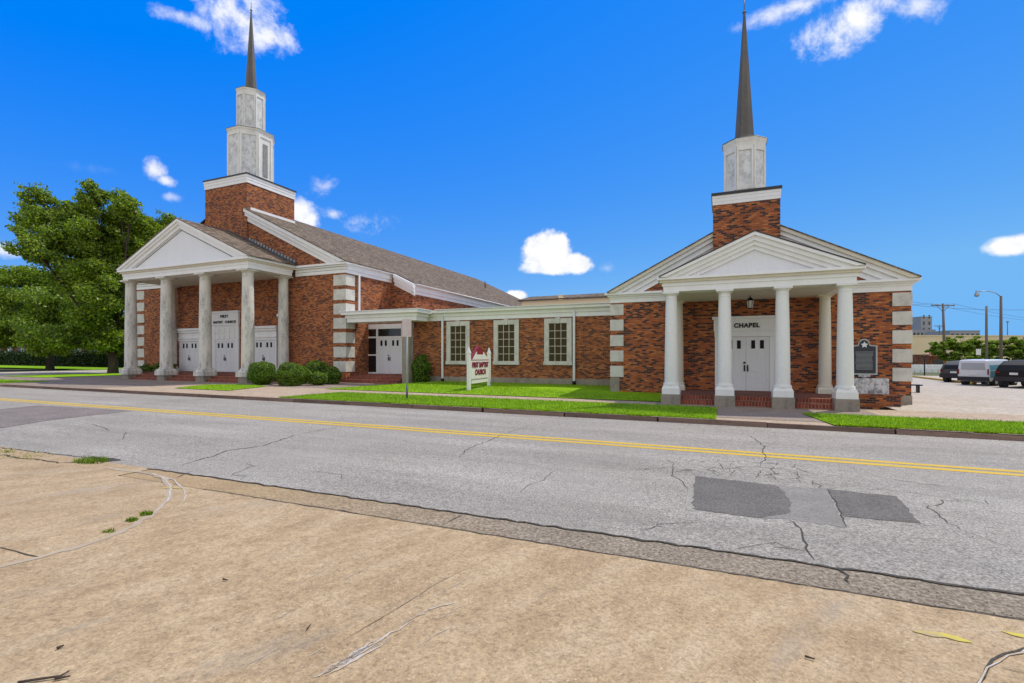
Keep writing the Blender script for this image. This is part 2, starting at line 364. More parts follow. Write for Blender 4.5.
def grassm(name, a, b_, c_):
    m, nt, b = mat(name); v = coords(nt)
    n = noise(nt, v, 14, 6, 0.75); g = noise(nt, v, 0.9, 5, 0.6)
    c = rampn(nt, n, [(0.25, a), (0.5, b_), (0.78, c_)])
    c = mixc(nt, 0.7, c, rampn(nt, g, [(0.3, (0.72, 0.78, 0.7)), (0.7, (1.15, 1.1, 1.0))]), 'MULTIPLY')
    dry = noise(nt, v, 2.2, 7, 0.7)
    c = mixc(nt, rampn(nt, dry, [(0.54, 0.0), (0.74, 0.45)]), c, tuple(k for k in (c_[0]*1.15, c_[1]*0.82, c_[2]*2.2)))
    nt.links.new(c, b.inputs['Base Color']); b.inputs['Roughness'].default_value = 0.9; b.inputs['Specular IOR Level'].default_value = 0.1
    bump(nt, b, n, 0.7, 0.04); return m
M['lawn'] = grassm('lawn', (0.11, 0.20, 0.005), (0.22, 0.41, 0.008), (0.36, 0.56, 0.015))
M['field'] = grassm('rough_ground', (0.07, 0.085, 0.03), (0.13, 0.14, 0.06), (0.2, 0.19, 0.1))
def leafm(name, dark, mid, light, trans=0.35):
    m, nt, b = mat(name)
    nt.nodes.remove(b); out = nt.nodes['Material Output']
    ge = nt.nodes.new('ShaderNodeNewGeometry')
    c = rampn(nt, ge.outputs['Random Per Island'], [(0.0, dark), (0.5, mid), (1.0, light)])
    big = noise(nt, coords(nt), 0.7, 3, 0.5)
    c = mixc(nt, 0.5, c, rampn(nt, big, [(0.35, (0.7, 0.75, 0.7)), (0.65, (1.2, 1.15, 1.0))]), 'MULTIPLY')
    d = nt.nodes.new('ShaderNodeBsdfDiffuse'); t = nt.nodes.new('ShaderNodeBsdfTranslucent'); g = nt.nodes.new('ShaderNodeBsdfGlossy')
    g.inputs['Roughness'].default_value = 0.45; g.inputs['Color'].default_value = (1, 1, 1, 1)
    nt.links.new(c, d.inputs['Color']); nt.links.new(c, t.inputs['Color'])
    mx = nt.nodes.new('ShaderNodeMixShader'); mx.inputs[0].default_value = trans
    nt.links.new(d.outputs[0], mx.inputs[1]); nt.links.new(t.outputs[0], mx.inputs[2])
    m2 = nt.nodes.new('ShaderNodeMixShader'); m2.inputs[0].default_value = 0.025
    nt.links.new(mx.outputs[0], m2.inputs[1]); nt.links.new(g.outputs[0], m2.inputs[2])
    nt.links.new(m2.outputs[0], out.inputs['Surface']); return m
M['leaf_dark'] = leafm('dark_leaves', (0.06, 0.11, 0.008), (0.19, 0.31, 0.014), (0.46, 0.58, 0.035), 0.6)
M['leaf_mid'] = leafm('green_leaves', (0.07, 0.13, 0.008), (0.18, 0.29, 0.014), (0.38, 0.50, 0.03), 0.55)
M['leaf_shrub'] = leafm('shrub_leaves', (0.04, 0.09, 0.006), (0.11, 0.21, 0.01), (0.27, 0.42, 0.018), 0.35)
M['leaf_hedge'] = leafm('hedge_leaves', (0.012, 0.022, 0.006), (0.025, 0.045, 0.01), (0.05, 0.08, 0.015), 0.2)  # leaf colour darkened to carry the shade of the trees above
M['leaf_grass'] = leafm('grass_blades', (0.11, 0.21, 0.005), (0.23, 0.42, 0.008), (0.42, 0.58, 0.025), 0.45)

# ------------------------------------------------------------------ text
def text_mesh(name, body, size, material, parent, loc, rot=(R(90), 0, 0), extrude=0.02, bold=0.0, align='CENTER', spacing=1.0):
    cu = bpy.data.curves.new(name, 'FONT'); cu.body = body; cu.size = size; cu.extrude = extrude; cu.offset = bold
    cu.align_x = align; cu.align_y = 'CENTER'; cu.space_character = spacing; cu.resolution_u = 3
    tmp = bpy.data.objects.new('tmp_text', cu); col.objects.link(tmp)
    bpy.context.view_layer.update()
    me = bpy.data.meshes.new_from_object(tmp.evaluated_get(bpy.context.evaluated_depsgraph_get()))
    bpy.data.objects.remove(tmp); me.name = name
    me.materials.clear(); me.materials.append(material)
    o = new_obj(name, me, parent)
    o.location = Vector(loc) - (wloc(parent) if parent else Vector((0, 0, 0))); o.rotation_euler = rot
    return o

# ------------------------------------------------------------------ ground
def sheet(name, poly, off, material):
    b = MB(); n = len(poly)
    b.add([(p[0], p[1], gz(p[0]) + off) for p in poly], [tuple(range(n))])
    return struct(b.build(name, material))
def rect(x0, y0, x1, y1): return [(x0, y0), (x1, y0), (x1, y1), (x0, y1)]
YK, YR = 16.0, 5.62                                          # far kerb face, near road edge
sheet('ground', rect(-1500, -300, 1500, 2500), -0.03, M['field'])
road = sheet('road', rect(-400, YR, 400, YK), 0.0, M['asphalt'])
gut = sheet('gutter', rect(-9.3, 5.08, 60, YR - 0.012), -0.004, M['gutter_run'])
apron = sheet('driveway_apron', rect(-80, -40, 60, 5.06), 0.0, M['apron'])
sheet('verge_gap', rect(-80, 5.06, -9.32, YR), 0.0, M['apron'])
pave = sheet('sidewalk', rect(-400, YK + 0.16, 400, 22.0), 0.12, M['sidewalk'])
sheet('forecourt', rect(-52, 22.0, -20.5, 30), 0.12, M['forecourt'])
sheet('forecourt', [(-60, 16.35), (-33.0, 16.35), (-30.5, 22.0), (-60, 22.0)], 0.124, M['forecourt'])  # dark sheet over the sidewalk: tree and church shade painted as paving
sheet('chapel_path', rect(-2.4, 16.9, 4.9, 26), 0.128, M['forecourt'])
sheet('parking_lot', rect(6.0, 22.0, 120, 66), 0.118, M['lot'])
sheet('side_street', rect(-71, 22.0, -57.5, 140), 0.10, M['lot'])
# kerb: a real step, cut into lengths with a light joint between
kb = MB(); kt = MB(); x = -200.0
while x < 150:
    L = 3.05; x1 = x + L - 0.02
    jz = random.uniform(-0.012, 0.012); jy = random.uniform(-0.02, 0.02); x1 -= random.choice((0, 0, 0.03, 0.09))
    def kv(xx, y, z): return (xx, y + jy, gz(xx) + z)
    kb.add([kv(x, YK, -0.05), kv(x1, YK, -0.05), kv(x1, YK + 0.16, -0.05), kv(x, YK + 0.16, -0.05),
            kv(x, YK + 0.02, 0.135 + jz), kv(x1, YK + 0.02, 0.135 + jz), kv(x1, YK + 0.16, 0.135 + jz), kv(x, YK + 0.16, 0.135 + jz)],
           [(4, 5, 6, 7), (0, 1, 5, 4), (1, 2, 6, 5), (2, 3, 7, 6), (3, 0, 4, 7)])
    x += L
x = -120.0
while x < 100:
    L = random.uniform(0.3, 2.2)
    if random.random() < 0.75: kt.add([(x, YK+0.03, gz(x)+0.1505), (x+L, YK+0.03+random.uniform(-.01,.01), gz(x+L)+0.1505), (x+L, YK+0.10, gz(x+L)+0.151), (x, YK+0.12, gz(x)+0.151)], [(0, 1, 2, 3)])
    x += L + random.uniform(0.05, 0.6)
struct(kt.build('kerb_wear', M['curb_top']))
struct(kb.build('kerb', M['curb']))
# yellow double line
yl = MB()
for c in (11.33, 11.67):
    yl.add([(xx, y, gz(xx) + 0.004) for xx, y in rect(-300, c - 0.10, 300, c + 0.10)], [(0, 1, 2, 3)])
struct(yl.build('road_marking', M['yellow']))
# patches of newer asphalt
def rag(poly, amp=0.012, step=0.09):
    out = []
    for a, c in zip(poly, poly[1:] + poly[:1]):
        a, c = Vector(a), Vector(c); n = max(1, int((c-a).length/step)); nn = Vector((-(c-a).y, (c-a).x)).normalized()
        for k in range(n):
            q = a.lerp(c, k/n) + nn*random.gauss(0, amp); out.append((q.x, q.y))
    return out
def pxpoly(pts, off): return [tuple(gp(x, y)[:2]) for x, y in pts]
sheet('road_patch', rag(pxpoly([(692.5,509.9),(760,518.1),(789.2,513.2),(790.7,503.1),(784.4,491.9),(775,485.5),(695.5,476.1)], 0)), 0.005, M['patch_dark'])
sheet('road_patch', rag(pxpoly([(764,518.5),(790,519.2),(847,528),(827.5,489.2),(775,485.5),(780,500)], 0)), 0.003, M['patch_mid'])
sheet('road_patch', rag(pxpoly([(844.4,517),(921,523.7),(896.9,496.7),(827.5,489.4)], 0)), 0.005, M['patch_dark'])
sheet('road_patch', rag(pxpoly([(-30,412),(-30,432.5),(0,428.4),(45,421),(90,415.6),(133,411),(38,405.3)], 0)), 0.003, M['patch_left'])
# cracks: thin dark strips that follow the breaks in the surface
def strip(b, pts, w, off, jitter=0.0, taper=True):
    P = []
    for a, c in zip(pts[:-1], pts[1:]):
        n = max(2, int((Vector(c) - Vector(a)).length / 0.12))
        for k in range(n):
            t = k / n; q = Vector(a).lerp(Vector(c), t)
            P.append(Vector((q.x + random.gauss(0, jitter), q.y + random.gauss(0, jitter), 0)))
    P.append(Vector((pts[-1][0], pts[-1][1], 0))); m = len(P); vs = []; fs = []
    for i, p in enumerate(P):
        d = (P[min(i+1, m-1)] - P[max(i-1, 0)]); d = d.normalized() if d.length > 1e-6 else Vector((1, 0, 0))
        nn = Vector((-d.y, d.x, 0)); ww = w * random.uniform(0.45, 1.0) * (min(1, 0.25 + 4 * min(i, m-1-i) / m) if taper else 1)
        for s in (-1, 1):
            q = p + nn * s * ww / 2; vs.append((q.x, q.y, gz(q.x) + off))
    for i in range(m-1): fs.append((2*i, 2*i+2, 2*i+3, 2*i+1))
    b.add(vs, fs)
cr = MB()
def crack(pts, w=0.03, j=0.015, off=0.007): strip(cr, [tuple(gp(x, y)) for x, y in pts], w*0.72, off, j*1.25)
crack([(790,519),(804,533),(806,549),(815,561)], 0.035)
crack([(838,567),(846,575),(850,584)], 0.035)
crack([(749,435),(763,446),(765,458),(760,467)], 0.03)
crack([(725,470),(740,467),(760,467),(780,469),(796,471)], 0.02)
crack([(730,476),(735,471),(750,469)], 0.015); crack([(755,478),(762,470)], 0.015); crack([(775,480),(770,472)], 0.015)
crack([(665,459),(673,463),(672,476),(684,482),(688,492)], 0.022); crack([(796,471),(800,482)], 0.02)
crack([(924,503),(945,520),(961,530)], 0.02); crack([(961,530),(985,539),(1010,548)], 0.012)
crack([(459,458),(466,450),(485,442),(505,434)], 0.03); crack([(505,434),(530,425)], 0.02)
crack([(180,466),(228,451),(262,446),(300,434)], 0.045, 0.02); crack([(300,434),(340,427)], 0.03)
crack([(90,424),(105,428),(110,431)], 0.03); crack([(122,440),(126,432)], 0.03)
crack([(620,436),(634,441),(700,447),(760,455)], 0.012); crack([(820,480),(900,492),(1000,505)], 0.012)
crack([(827.5,489.2),(836,503),(847,528)], 0.03, 0.008)
crack([(-20,431),(0,428.4),(45,421),(90,415.6),(133,411)], 0.04, 0.012); crack([(38,405.3),(133,411)], 0.02)
crack([(-20,446),(20,450),(60,455),(95,459)], 0.05, 0.02)
def walk(px, py, px2, py2, w, n=7, amp=0.10):
    a, b_ = gp(px, py), gp(px2, py2); pts = []
    for k in range(n+1):
        q = a.lerp(b_, k/n); m_ = amp if 0 < k < n else 0
        pts.append((q.x + random.gauss(0, m_), q.y + random.gauss(0, m_), 0))
    strip(cr, pts, w, 0.007, 0.008)
for a_ in [(668,458,700,462), (700,462,745,460), (706,468,718,476), (718,464,722,474), (735,463,738,475), (745,462,778,464), (778,464,800,466), (800,466,806,478), (770,466,768,478), (786,466,790,484), (690,470,676,472), (806,480,828,489), (642,470,668,468),
           (700,520,640,532), (810,552,760,548), (925,505,985,500), (880,478,960,489), (560,470,520,492), (300,470,360,480), (250,462,240,480), (60,432,110,436), (30,420,70,418)]:
    walk(*a_, random.uniform(0.008, 0.016))
struct(cr.build('road_crack', M['crack']))
sheet('pothole', rag(pxpoly([(100,462.3),(121,460.6),(113,458.2),(102,458.0),(92,456.2),(88,457.5),(96,459.5)], 0), 0.02, 0.12), 0.0062, M['crack'])
# joints: broken asphalt edge and the gutter's outer joint
jn = MB()
strip(jn, [(-9.4, YR - 0.01), (60, YR - 0.01)], 0.05, 0.006, 0.016, False)
strip(jn, [(-7.2, 5.07), (60, 5.07)], 0.026, 0.006, 0.008, False)
strip(jn, [tuple(gp(0,548)), tuple(gp(38,557))], 0.02, 0.006, 0.004, False)
strip(jn, [tuple(gp(0,455)), tuple(gp(60,463)), tuple(gp(100,461))], 0.05, 0.006, 0.02, False)
strip(jn, [tuple(gp(176,478)), tuple(gp(192,471))], 0.02, 0.006, 0.006)
strip(jn, [tuple(gp(446,523)), tuple(gp(464,514))], 0.015, 0.006, 0.006)
strip(jn, [tuple(gp(340,643)), tuple(gp(390,613)), tuple(gp(440,582)), tuple(gp(490,558))], 0.006, 0.006, 0.005)
strip(jn, [tuple(gp(995,667)), tuple(gp(1030,675))], 0.012, 0.006, 0.004)
strip(jn, [tuple(gp(975,690)), tuple(gp(987,668)), tuple(gp(1005,655)), tuple(gp(1040,645))], 0.03, 0.005, 0.012, False)
struct(jn.build('pavement_joint', M['crack']))
ar = MB()
arc = [(-30,574),(0,567),(40,557),(100,540),(135,525),(157,511),(168,499),(170,488),(164,479),(152,474),(128,471),(108,468)]
strip(ar, [tuple(gp(x, y)) for x, y in arc], 0.12, 0.004, 0.014, False)
ar3 = MB(); strip(ar3, [tuple(gp(x, y)) for x, y in [(150,519),(158,511),(168.5,499),(170.5,488),(164,479),(152,474),(136,471.5)]], 0.03, 0.008, 0.01); struct(ar3.build('lime_streak', M['lime']))
struct(ar.build('kerb_strip', M['joint_grey']))
ar2 = MB()
strip(ar2, [tuple(gp(x, y)) for x, y in [(158,475),(174,480),(184,490),(185,500),(178,507)]], 0.032, 0.0045, 0.006)
for k in range(9):
    o_ = random.gauss(0, 3.2); a_ = random.random()*0.5; b_ = a_+random.uniform(0.25, 0.5)
    P_ = [(302+123*t+o_*0.5, 684-68*t+o_*0.5) for t in [a_+(min(b_, 1.05)-a_)*q/5 for q in range(6)]]
    strip(ar2, [tuple(gp(x, y)) for x, y in P_], random.uniform(0.012, 0.035), 0.005, 0.006)
for k in range(16):
    x_ = random.uniform(230, 560); y_ = random.uniform(570, 670); L_ = random.uniform(10, 45)
    strip(ar2, [tuple(gp(x_+L_*t, y_-L_*0.55*t)) for t in (0, 0.3, 0.6, 1)], random.uniform(0.004, 0.010), 0.005, 0.006)
strip(ar2, [tuple(gp(x, y)) for x, y in [(425,612),(440,607),(455,603)]], 0.025, 0.005, 0.008)
strip(ar2, [tuple(gp(x, y)) for x, y in [(980,690),(989,669),(1007,656),(1042,646)]], 0.017, 0.009, 0.010, False)
struct(ar2.build('lime_streak', M['lime']))
gvb = MB()
def pebble(x, y, r):
    z = gz(x); vs = []; a0 = random.uniform(0, 6)
    for k in range(5): vs.append((x+r*random.uniform(.7, 1.2)*math.cos(a0+k*1.257), y+r*random.uniform(.7, 1.2)*math.sin(a0+k*1.257), z))
    vs.append((x, y, z+r*0.7)); gvb.add(vs, [(0, 1, 5), (1, 2, 5), (2, 3, 5), (3, 4, 5), (4, 0, 5)])
for _ in range(1500): pebble(random.uniform(-8, 12), 5.08+abs(random.gauss(0, 0.22)), random.uniform(0.003, 0.010))
for _ in range(500): pebble(random.uniform(-9, 6), random.uniform(1.5, 5.0), random.uniform(0.002, 0.006))
for _ in range(500): pebble(random.uniform(-30, 20), 15.95-abs(random.gauss(0, 0.15)), random.uniform(0.006, 0.02))
tag(gvb.build('gravel', M['gutter'], uv=False), None, None, kind='stuff')
ys = MB()
strip(ys, [tuple(gp(x, y)) for x, y in [(913,632),(945,636),(972,643)]], 0.085, 0.006, 0.004)
strip(ys, [tuple(gp(x, y)) for x, y in [(1002,632),(1020,636),(1045,640)]], 0.085, 0.006, 0.004)
strip(ys, [tuple(gp(x, y)) for x, y in [(161,488),(186,489)]], 0.04, 0.009, 0.004)
struct(ys.build('spray_mark', M['yellow_spray']))

# lawns
def lawn(name, poly, off): return sheet(name, poly, off, M['lawn'])
lawnA = pxpoly([(178,390),(228,393.6),(268,388),(205,386)], 0)
lawns = []
def verge(x0, x1, y0=YK + 0.2, y1=19.9, off=0.15, sk0=0.0, sk1=0.0):
    p = [(x0, y0), (x1, y0), (x1 + sk1, y1), (x0 + sk0, y1)]
    lawn('lawn', p, off); lawns.append((p, off))
verge(-25.0, -30.6, 16.9, 19.2, 0.15)
lawns.pop()
pA = pxpoly([(228, 393.2), (268, 388.4), (240, 386.8), (206, 387.0), (174, 390.6)], 0); 
bpy.data.objects.remove(bpy.data.objects['lawn']); lawn('lawn', pA, 0.15); lawns.append((pA, 0.15))
verge(-18.2, -0.08, sk0=0.3, sk1=0.0)
verge(2.97, 150, YK + 0.22, 19.2, 0.15, sk0=-0.4)
verge(-140, -43.5, 16.3, 19.0, 0.15, sk1=1.0)
pB = [(-20.6, 21.6), (-2.2, 21.6), (-2.2, 25.2), (-5.1, 25.2), (-5.1, 29.6), (-17.6, 29.6)]
pBl = MB(); pBl.add([(p[0], p[1], gz(p[0]) + (0.15 if p[1] < 22 else 0.29)) for p in pB], [tuple(range(6))])
struct(pBl.build('lawn', M['lawn'])); lawns.append((pB, None))
pC = [(-57.4, 22.2), (-50.5, 22.2), (-49.3, 60), (-57.4, 60)]
lawn('lawn', pC, 0.14); pD = [(-150, 36), (-71.2, 36), (-71.2, 140), (-150, 140)]; lawn('lawn', pD, 0.14)
# grass blades on the lawns
def inpoly(x, y, poly):
    c = False; n = len(poly)
    for i in range(n):
        x0, y0 = poly[i]; x1, y1 = poly[(i+1) % n]
        if (y0 > y) != (y1 > y) and x < (x1-x0)*(y-y0)/(y1-y0)+x0: c = not c
    return c
gb = MB()
def blades(poly, off, n, xr, h=0.07):
    ys_ = [p[1] for p in poly]; k = 0
    while k < n:
        x = random.uniform(*xr); y = random.uniform(min(ys_), max(ys_))
        k += 1
        if not inpoly(x, y, poly): continue
        z = gz(x) + (off if off is not None else 0.15 + 0.14*min(1, (y-21.6)/8)); a = random.uniform(0, 6.28); w = 0.012
        hh = h*random.uniform(0.4, 1.2); lx, ly = random.gauss(0, 0.03), random.gauss(0, 0.03)
        gb.add([(x-w*math.cos(a), y-w*math.sin(a), z-0.01), (x+w*math.cos(a), y+w*math.sin(a), z-0.01), (x+lx, y+ly, z+hh)], [(0, 1, 2)])
blades(lawns[0][0], 0.15, 4000, (-30, -23)); blades(lawns[1][0], 0.15, 32000, (-18.5, 0))
blades(lawns[2][0], 0.15, 22000, (2, 14)); blades(lawns[3][0], 0.15, 6000, (-60, -42)); blades(pB, None, 30000, (-21, -2))
for _ in range(9000):
    x = random.uniform(-18, 14)
    if -0.1 < x < 3.0: continue
    y = YK + 0.13 + abs(random.gauss(0, 0.05)); z = gz(x)+0.14; a = random.uniform(0, 6.28); h_ = random.uniform(0.03, 0.10)
    gb.add([(x-0.011, y, z), (x+0.011, y, z), (x+random.gauss(0, 0.03), y-random.uniform(0.0, 0.07), z+h_)], [(0, 1, 2)])
tag(gb.build('grass', M['leaf_grass'], uv=False), None, None, kind='stuff')

# ------------------------------------------------------------------ columns, doors and other repeated parts (children of the buildings)
def column_mesh(b, r0, r1, z0, z1):
    prof = []
    for k in range(13):
        t = k/12; r = r0 + (r1-r0)*(t**1.6); prof.append((r, z0 + (z1-z0)*t))
    b.lathe(0, 0, [(r0*1.16, z0-0.001), (r0*1.2, z0+0.05), (r0*1.12, z0+0.11)], 28)
    b.lathe(0, 0, [(r, z) for r, z in prof], 28)
    h = r1*0.9
    b.lathe(0, 0, [(r1*1.0, z1-h*1.2), (r1*1.1, z1-h*1.14), (r1*1.1, z1-h*1.06), (r1*1.0, z1-h*1.0)], 28)
    b.lathe(0, 0, [(r1, z1-h*0.55), (r1*1.12, z1-h*0.45), (r1*1.34, z1-h*0.16), (r1*1.36, z1-h*0.1)], 28)
    return b
def column(parent, x, y, zb, blk_h, plinth_h, blk_w, plinth_w, r0, r1, ztop, mcol, mplinth, mblk):
    o = MB(); aba = r1*0.36
    column_mesh(o, r0, r1, zb+blk_h+plinth_h, ztop-aba+r1*0.1); o.cbox(0, 0, ztop-aba, r1*2.9, r1*2.9, aba-0.003)
    c = o.build('column', mcol, parent, world=False); c.location = Vector((x, y, 0)) - wloc(parent)
    p = MB()
    p.frustum(0, 0, zb+blk_h+0.001, plinth_w, zb+blk_h+plinth_h*0.7, plinth_w); p.frustum(0, 0, zb+blk_h+plinth_h*0.7, plinth_w*0.98, zb+blk_h+plinth_h, plinth_w*0.86)
    p.build('plinth', mplinth, c, world=False)
    if blk_h > 0:
        q = MB(); q.cbox(0, 0, zb-0.4, blk_w, blk_w, blk_h+0.4); q.build('base_block', mblk, c, world=False)
    return c
def leaf_door(parent, x0, x1, y, z0, z1, lights=2, handle_side=1):
    """one door leaf facing -y with raised frames, two small lights and a pull handle"""
    b = MB(); w = x1-x0; h = z1-z0
    b.box(x0, y, z0, x1, y+0.05, z1)
    st = w*0.12
    rails = [z0, z0+h*0.09, z0+h*0.36, z0+h*0.42, z0+h*0.70, z0+h*0.76, z1-h*0.05, z1]
    b.box(x0, y-0.02, z0, x0+st, y-0.0005, z1); b.box(x1-st, y-0.02, z0, x1, y-0.0005, z1)
    for a, c in ((0, 1), (2, 3), (4, 5), (6, 7)): b.box(x0+st+0.001, y-0.018, rails[a], x1-st-0.001, y-0.0005, rails[c])
    xm = (x0+x1)/2; b.box(xm-st*0.4, y-0.017, rails[1]+0.001, xm+st*0.4, y-0.0005, rails[2]-0.001); b.box(xm-st*0.4, y-0.017, rails[3]+0.001, xm+st*0.4, y-0.0005, rails[4]-0.001)
    d = b.build('door', M['door_white'], parent)
    for s in (-1, 1):
        g = MB(); cx = xm + s*w*0.19; g.box(cx-w*0.085, y-0.012, rails[5]+0.02*h, cx+w*0.085, y-0.002, rails[6]-0.015*h); g.build('door_light', M['door_glass'], d)
    hx = x1-st*0.55 if handle_side > 0 else x0+st*0.55
    g = MB(); zc = z0+h*0.42; g.box(hx-0.03, y-0.03, zc-0.16, hx+0.03, y-0.021, zc+0.14)
    g.tube([(hx, y-0.02, zc-0.1), (hx, y-0.09, zc-0.08), (hx, y-0.09, zc+0.07), (hx, y-0.02, zc+0.09)], 0.02, 6)
    if handle_side > 0: g.lathe(hx, y-0.04, [(0.04, zc+0.2), (0.05, zc+0.24), (0.04, zc+0.28)], 8)
    g.build('door_handle', M['iron'], d)
    return d
def rake(b, xc, hw, ze, pitch, n0, n1, y0, y1, hw_in=None, xmin=None):
    """chevron band n0..n1 (vertical offsets) under a roof line"""
    h = ze + pitch*hw
    def zt(n): return h - n
    for s in (-1, 1):
        pts = [(xc, zt(n0)), (xc, zt(n1)), (xc+s*hw, ze-n1), (xc+s*hw, ze-n0)]
        if xmin is not None:
            xm = xmin; pts = [(xc+s*xm, h-pitch*xm-n0), (xc+s*xm, h-pitch*xm-n1), (xc+s*hw, ze-n1), (xc+s*hw, ze-n0)]
        if s < 0: pts = pts[::-1]
        b.xz(pts, y0, y1)
def clip_rake(b, xc, hw, zfloor, ze, pitch, n0, n1, y0, y1, xmin=0.0, sides=(-1, 1)):
    """chevron band cut off level at zfloor"""
    h = ze + pitch*hw
    for s in sides:
        xo = min(hw, (h-n0-zfloor)/pitch); xi = min(hw, (h-n1-zfloor)/pitch)
        xm_ = xmin if not isinstance(xmin, tuple) else xmin[0 if s < 0 else 1]
        if xi <= xm_: continue
        pts = [(xc+s*xm_, h-pitch*xm_-n0), (xc+s*xm_, h-pitch*xm_-n1), (xc+s*xi, h-pitch*xi-n1), (xc+s*xo, h-pitch*xo-n0)]
        if xo - xi < 1e-4: pts = pts
        if s < 0: pts = pts[::-1]
        b.xz(pts, y0, y1)
def roof_slab(b, xc, hw, ze, pitch, t, y0, y1):
    h = ze + pitch*hw
    for s in (-1, 1):
        pts = [(xc, h+t), (xc, h), (xc+s*hw, ze), (xc+s*hw, ze+t)]
        if s < 0: pts = pts[::-1]
        b.xz(pts, y0, y1)
def oct_prof(b, cx, cy, prof, rot=math.pi/8): b.lathe(cx, cy, prof, 8, False, True, rot)
exec_parts = None
# ------------------------------------------------------------------ MAIN CHURCH (left)
XC = -36.35; ZB = 0.22
ch = thing('church_building', 'large red brick church with grey stone columns, steep brown roof and two stage white steeple', 'church', (XC, 27.7, ZB))
YW, YP = 27.7, 24.1
HWN = 11.88
zE, PIT = 8.72, 0.487                                        # roof edge height at hw 12.2
hr = zE + PIT*12.2
# walls
b = MB()
b.xz([(XC-HWN, -0.3), (XC+HWN, -0.3), (XC+HWN, 8.2), (XC+HWN, zE-0.02), (XC, hr-0.15), (XC-HWN, zE-0.02)], YW, 32.9); b.build('narthex_wall', M['brick_main'], ch)
HV = 13.95; zV = hr - PIT*14.2
b = MB(); b.xz([(XC-HV, -0.3), (XC+HV, -0.3), (XC+HV, zV-0.05), (XC, hr-0.2), (XC-HV, zV-0.05)], 32.903, 71.5); b.build('nave_wall', M['brick_main'], ch)
# quoins
zq = ZB + 0.72
for side in (-1, 1):
    xq = XC + side*HWN
    for k in range(7):
        b = MB(); z0 = zq + k*1.03
        x0, x1 = (xq-1.1, xq+0.035) if side > 0 else (xq-0.035, xq+1.1)
        b.box(x0, YW-0.035, z0, x1, YW+0.9, z0+0.76); b.build('quoin', M['quoin'], ch)
# entablature of narthex and portico
def ring(b, x0, x1, y0, y1, layers):
    for z0, z1, p in layers: b.box(x0-p, y0-p, z0, x1+p, y1+p, z1)
LAY = [(8.0, 8.26, 0.02), (8.26, 8.46, 0.06), (8.46, 8.58, 0.18), (8.58, 8.74, 0.30)]
b = MB(); XP = XC+0.33; ring(b, XP-6.82, XP+6.82, 23.66, YW-0.40, [LAY[0], LAY[1], LAY[3]]); pe_ = b.build('portico_entablature', M['white'], ch)
b = MB(); ring(b, XP-6.82, XP+6.82, 23.66, YW-0.40, [LAY[2]]); b.build('bed_moulding', M['cream'], pe_)  # layer coloured to stand in for the shade below the crown
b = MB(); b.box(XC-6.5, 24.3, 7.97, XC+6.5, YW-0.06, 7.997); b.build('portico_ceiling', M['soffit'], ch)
for s in (-1, 1):
    b = MB()
    for z0, z1, p in LAY:
        xa, xb = (XP+6.82+p+0.003, XC+HWN+p+0.04) if s > 0 else (XC-HWN-p-0.04, XP-6.82-p-0.003)
        b.box(xa, YW-p-0.05, z0+0.0, xb, YW+0.0-0.004, z1-0.02)
    b.build('front_cornice', M['white'], ch)
for s in (-1, 1):
    b = MB()
    for z0, z1, p in [(7.98, 8.22, 0.06), (8.22, 8.62, 0.12), (8.62, 8.70, 0.30)]:
        xa, xb = (XC+HWN+0.003, XC+HWN+p+0.04) if s > 0 else (XC-HWN-p-0.04, XC-HWN-0.003)
        b.box(xa, YW, z0, xb, 32.895, z1)
    b.build('side_cornice', M['white'], ch)
for s in (-1, 1):
    b = MB()
    for (z0, z1, p) in [(zV-0.74, zV-0.46, 0.05), (zV-0.46, zV-0.06, 0.12), (zV-0.06, zV+0.03, 0.26)]:
        xa, xb = (XC+HV+0.003, XC+HV+p) if s > 0 else (XC-HV-p, XC-HV-0.003)
        b.box(xa, 32.8, z0, xb, 71.5, z1)
    b.build('nave_cornice', M['white'], ch)
# raking step between narthex and nave
for s in (-1, 1):
    b = MB()
    for (n0, n1, yy) in [(0.0, 0.3, 32.6), (0.3, 0.62, 32.7), (0.62, 0.9, 32.8)]:
        x0, x1 = XC+s*(HWN+0.42), XC+s*(HV+0.26)
        def zz(x): return hr - PIT*abs(x-XC)
        pts = [(x0, zz(x0)-n0), (x0, zz(x0)-n1), (x1, zz(x1)-n1), (x1, zz(x1)-n0)]
        if s < 0: pts = pts[::-1]
        b.xz(pts, yy, 32.902)
    b.build('raking_trim', M['white'], ch)
# main gable rake
for sd in (-1, 1):
    b = MB()
    for n0, n1, yy in [(0.0, 0.26, 27.30), (0.26, 0.55, 27.43), (0.55, 0.92, 27.60)]: clip_rake(b, XC, 12.2, 8.745, hr-PIT*12.2, PIT, n0, n1, yy, YW-0.002, (3.6, 2.1), (sd,))
    b.build('gable_rake', M['white'], ch)
# roofs
b = MB(); roof_slab(b, XC, 12.24, hr-PIT*12.24, PIT, 0.07, YW-0.1, 33.0)
for sd, xm in ((1, 2.1), (-1, 3.6)):
    pts = [(XC+sd*xm, hr-PIT*xm+0.07), (XC+sd*xm, hr-PIT*xm), (XC+sd*12.24, hr-PIT*12.24), (XC+sd*12.24, hr-PIT*12.24+0.07)]
    if sd < 0: pts = pts[::-1]
    b.xz(pts, 27.25, YW-0.103)
rf = b.build('roof', M['shingle'], ch)
b = MB(); roof_slab(b, XC, 14.24, hr-PIT*14.24, PIT, 0.066, 33.0, 72.0); b.tube([(XC+6.2, 62, hr-PIT*6.2), (XC+6.2, 62, hr-PIT*6.2+0.9)], 0.09, 6); rf2 = b.build('nave_roof', M['shingle'], ch)
for s in (-1, 1):
    b = MB(); b.tube([(XC+s*14.3, 33.0, hr-PIT*14.24+0.02), (XC+s*14.3, 72, hr-PIT*14.24+0.02)], 0.06, 6); b.build('nave_gutter', M['gutter_metal'], rf2)
